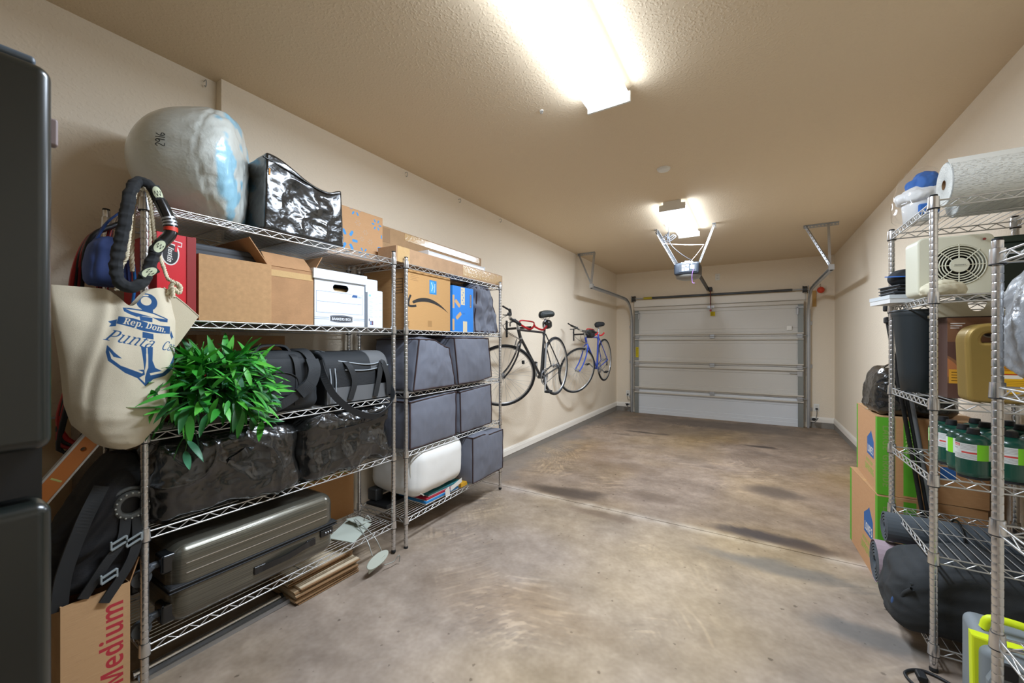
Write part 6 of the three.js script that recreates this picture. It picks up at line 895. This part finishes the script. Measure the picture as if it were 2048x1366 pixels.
{ // open carton reading Medium, with a black carrier dropped in it
  const t = thing('moving_carton', 'open brown carton with big red upright lettering beside fridge', 'box', [-2.16, floorY(0.4), -0.425], PI / 2);
  const w = 0.17, h = 0.44, d = 0.45, k = 0.004;
  const f = printMat(256, 640, (x, W, H) => { cardNoise(x, W, H, '#c39a6e'); x.fillStyle = '#b5323a'; x.save(); x.translate(186, 292); x.rotate(-PI / 2); textFit(x, 'Medium', 0, 0, 440, 122); x.restore(); });
  part('front_panel', new THREE.BoxGeometry(w, h, k).translate(0, h / 2, d / 2), [M.card, M.card, M.card, M.card, f, M.cardIn], t, 'panel with red word Medium'); part('body', [box(w, h, k, 0, h / 2, -d / 2), box(k, h, d - k, w / 2 - k / 2, h / 2, 0), box(k, h, d - k, -w / 2 + k / 2, h / 2, 0), box(w - 2 * k, k, d - k, 0, k / 2, 0)], M.card, t);
  part('flap', box(k, 0.09, d, w / 2 + 0.012, h + 0.035, 0, [0, 0, -0.3]), M.card2, t);
}
{
  const t = thing('child_carrier', 'black harness backpack with ring and buckles stuffed in the open carton', 'backpack', [-2.07, 0.46, -0.44], PI / 2); const dk = mat(0x1d1c1e, 0.8, { bumpMap: rep(T.weave, 18), bumpScale: 0.0008 });
  part('body', soft(0.2, 0.42, 0.2, { r: 0.06, seg: 44, bulge: 0.02, fn: (v) => 0.02 * ridge(v.x * 6, v.y * 6, v.z * 6, 2) + 0.008 * ridge(v.x * 18, v.y * 18, v.z * 18, 2), ffd: (v) => { v.x += 0.11 * (clamp(v.y / 0.42) - 0.35) * 0.55; v.y *= 0.6 + 0.38 * sm(-0.1, 0.06, v.x); } }), dk, t);
  part('ring', [new THREE.TorusGeometry(0.04, 0.012, 10, 28).translate(0.075, 0.27, 0.13), new THREE.TorusGeometry(0.058, 0.008, 8, 28).translate(0.075, 0.27, 0.12)], mat(0x5b5d5c, 0.5), t); for (let k = 0; k < 16; k++) part('stitch_dot', new THREE.SphereGeometry(0.0035, 6, 5).translate(0.075 + Math.cos(k * 0.39) * 0.045, 0.27 + Math.sin(k * 0.39) * 0.045, 0.142), mat(0xbdbdb5, 0.5), t);
  for (const g of [strap([[0.06, 0.24, 0.135], [0.045, 0.16, 0.15], [0.0, 0.09, 0.15], [-0.05, 0.0, 0.14]], 0.03, 0.006, [1, 0.4, 0]), strap([[0.09, 0.24, 0.135], [0.085, 0.14, 0.15], [0.06, 0.06, 0.15], [0.0, -0.04, 0.145]], 0.03, 0.006, [1, 0.4, 0]), strap([[0.0, 0.36, 0.12], [-0.05, 0.25, 0.14], [-0.09, 0.1, 0.13], [-0.1, -0.02, 0.12]], 0.04, 0.008, [1, 0.4, 0])]) part('webbing', g, M.strapBlack, t);
  for (const [x, y] of [[0.035, 0.165], [0.075, 0.16], [0.01, 0.06]]) part('buckle', [rbox(0.045, 0.008, 0.008, 0.003, x, y, 0.158, [0, 0, 0.4]), rbox(0.045, 0.008, 0.008, 0.003, x, y - 0.02, 0.158, [0, 0, 0.4]), rbox(0.006, 0.03, 0.008, 0.002, x - 0.02, y - 0.012, 0.158), rbox(0.006, 0.03, 0.008, 0.002, x + 0.02, y - 0.006, 0.158)], mat(0x8d9596, 0.4), t);
}
{
  const t = thing('spirit_level', 'orange spirit level leaning diagonally under the tote bag', 'level', [-2.02, 0.9, -0.372], PI / 2); t.rotation.order = 'YXZ'; t.rotation.z = -0.62; const s = poly([[-0.022, -0.14], [0.022, -0.14], [0.022, 0.14], [-0.022, 0.14]]); const hh = new THREE.Path(); hh.absarc(0, 0.06, 0.009, 0, 2 * PI, true); s.holes.push(hh);
  part('body', extr(s, 0.016, 0.002), mat(0xd9822e, 0.35), t); part('edge_rail', [box(0.006, 0.4, 0.022, -0.026, -0.02, 0.008), box(0.006, 0.4, 0.022, 0.026, -0.02, 0.008)], M.galv, t); part('vial', cyl(0.007, 0.007, 0.03, 10, [0, -0.05, 0.012], [0, 0, PI / 2]), mat(0xd8e08a, 0.2), t);
  const b = thing('tan_panel', 'tan hardboard sheet leaning on the wall behind fridge', 'panel', [-2.42, floorY(0.4), -0.36], PI / 2); part('sheet', box(0.2, 1.0, 0.008, 0, 0.5, 0, [-0.06, 0, 0]), mat(0xbfa27a, 0.8), b); part('edge_band', box(0.2, 0.008, 0.01, 0, 0.998, -0.03), M.galv, b);

}
{ // black refrigerator at the frame edge
  const t = thing('refrigerator', 'tall glossy black refrigerator at the near end', 'refrigerator', [-1.33, floorY(-0.25), 0.238], PI / 2); const m = mat(0x1a1f1c, 0.3, { clearcoat: 0.5, clearcoatRoughness: 0.25 }), W = 0.8, F = 0.37;
  part('cabinet', [box(W, 1.7, 0.66, 0, 0.87, -0.04)], mat(0x1b1e1c, 0.5), t);
  const up = part('freezer_door', rbox(W, 0.61, 0.07, 0.018, 0, 1.435, F - 0.035), m, t); part('handle', [rbox(0.03, 0.42, 0.03, 0.012, -0.34, 1.42, F + 0.03), rbox(0.03, 0.03, 0.04, 0.008, -0.34, 1.62, F + 0.012), rbox(0.03, 0.03, 0.04, 0.008, -0.34, 1.23, F + 0.012)], m, up);
  const lo = part('fridge_door', rbox(W, 1.0, 0.07, 0.018, 0, 0.545, F - 0.035), m, t); part('handle', [rbox(0.03, 0.5, 0.03, 0.012, -0.34, 0.74, F + 0.03), rbox(0.03, 0.03, 0.04, 0.008, -0.34, 0.96, F + 0.012), rbox(0.03, 0.03, 0.04, 0.008, -0.34, 0.52, F + 0.012)], m, lo);
  part('door_gap_trim', box(W - 0.02, 0.08, 0.04, 0, 1.095, F - 0.05), M.black, t); part('kick_plate', box(W - 0.04, 0.05, 0.03, 0, 0.025, F - 0.06), M.black, t); part('hinge_cover', rbox(0.07, 0.014, 0.06, 0.006, 0.35, 1.749, F - 0.05), mat(0x55606a, 0.4), t);
  part('magnet_clip', rbox(0.012, 0.045, 0.016, 0.004, 0.403, 1.645, F - 0.03), mat(0x8a7a78, 0.5), t, 'small mauve clip on the side');
}
renderer.render(scene, camera);
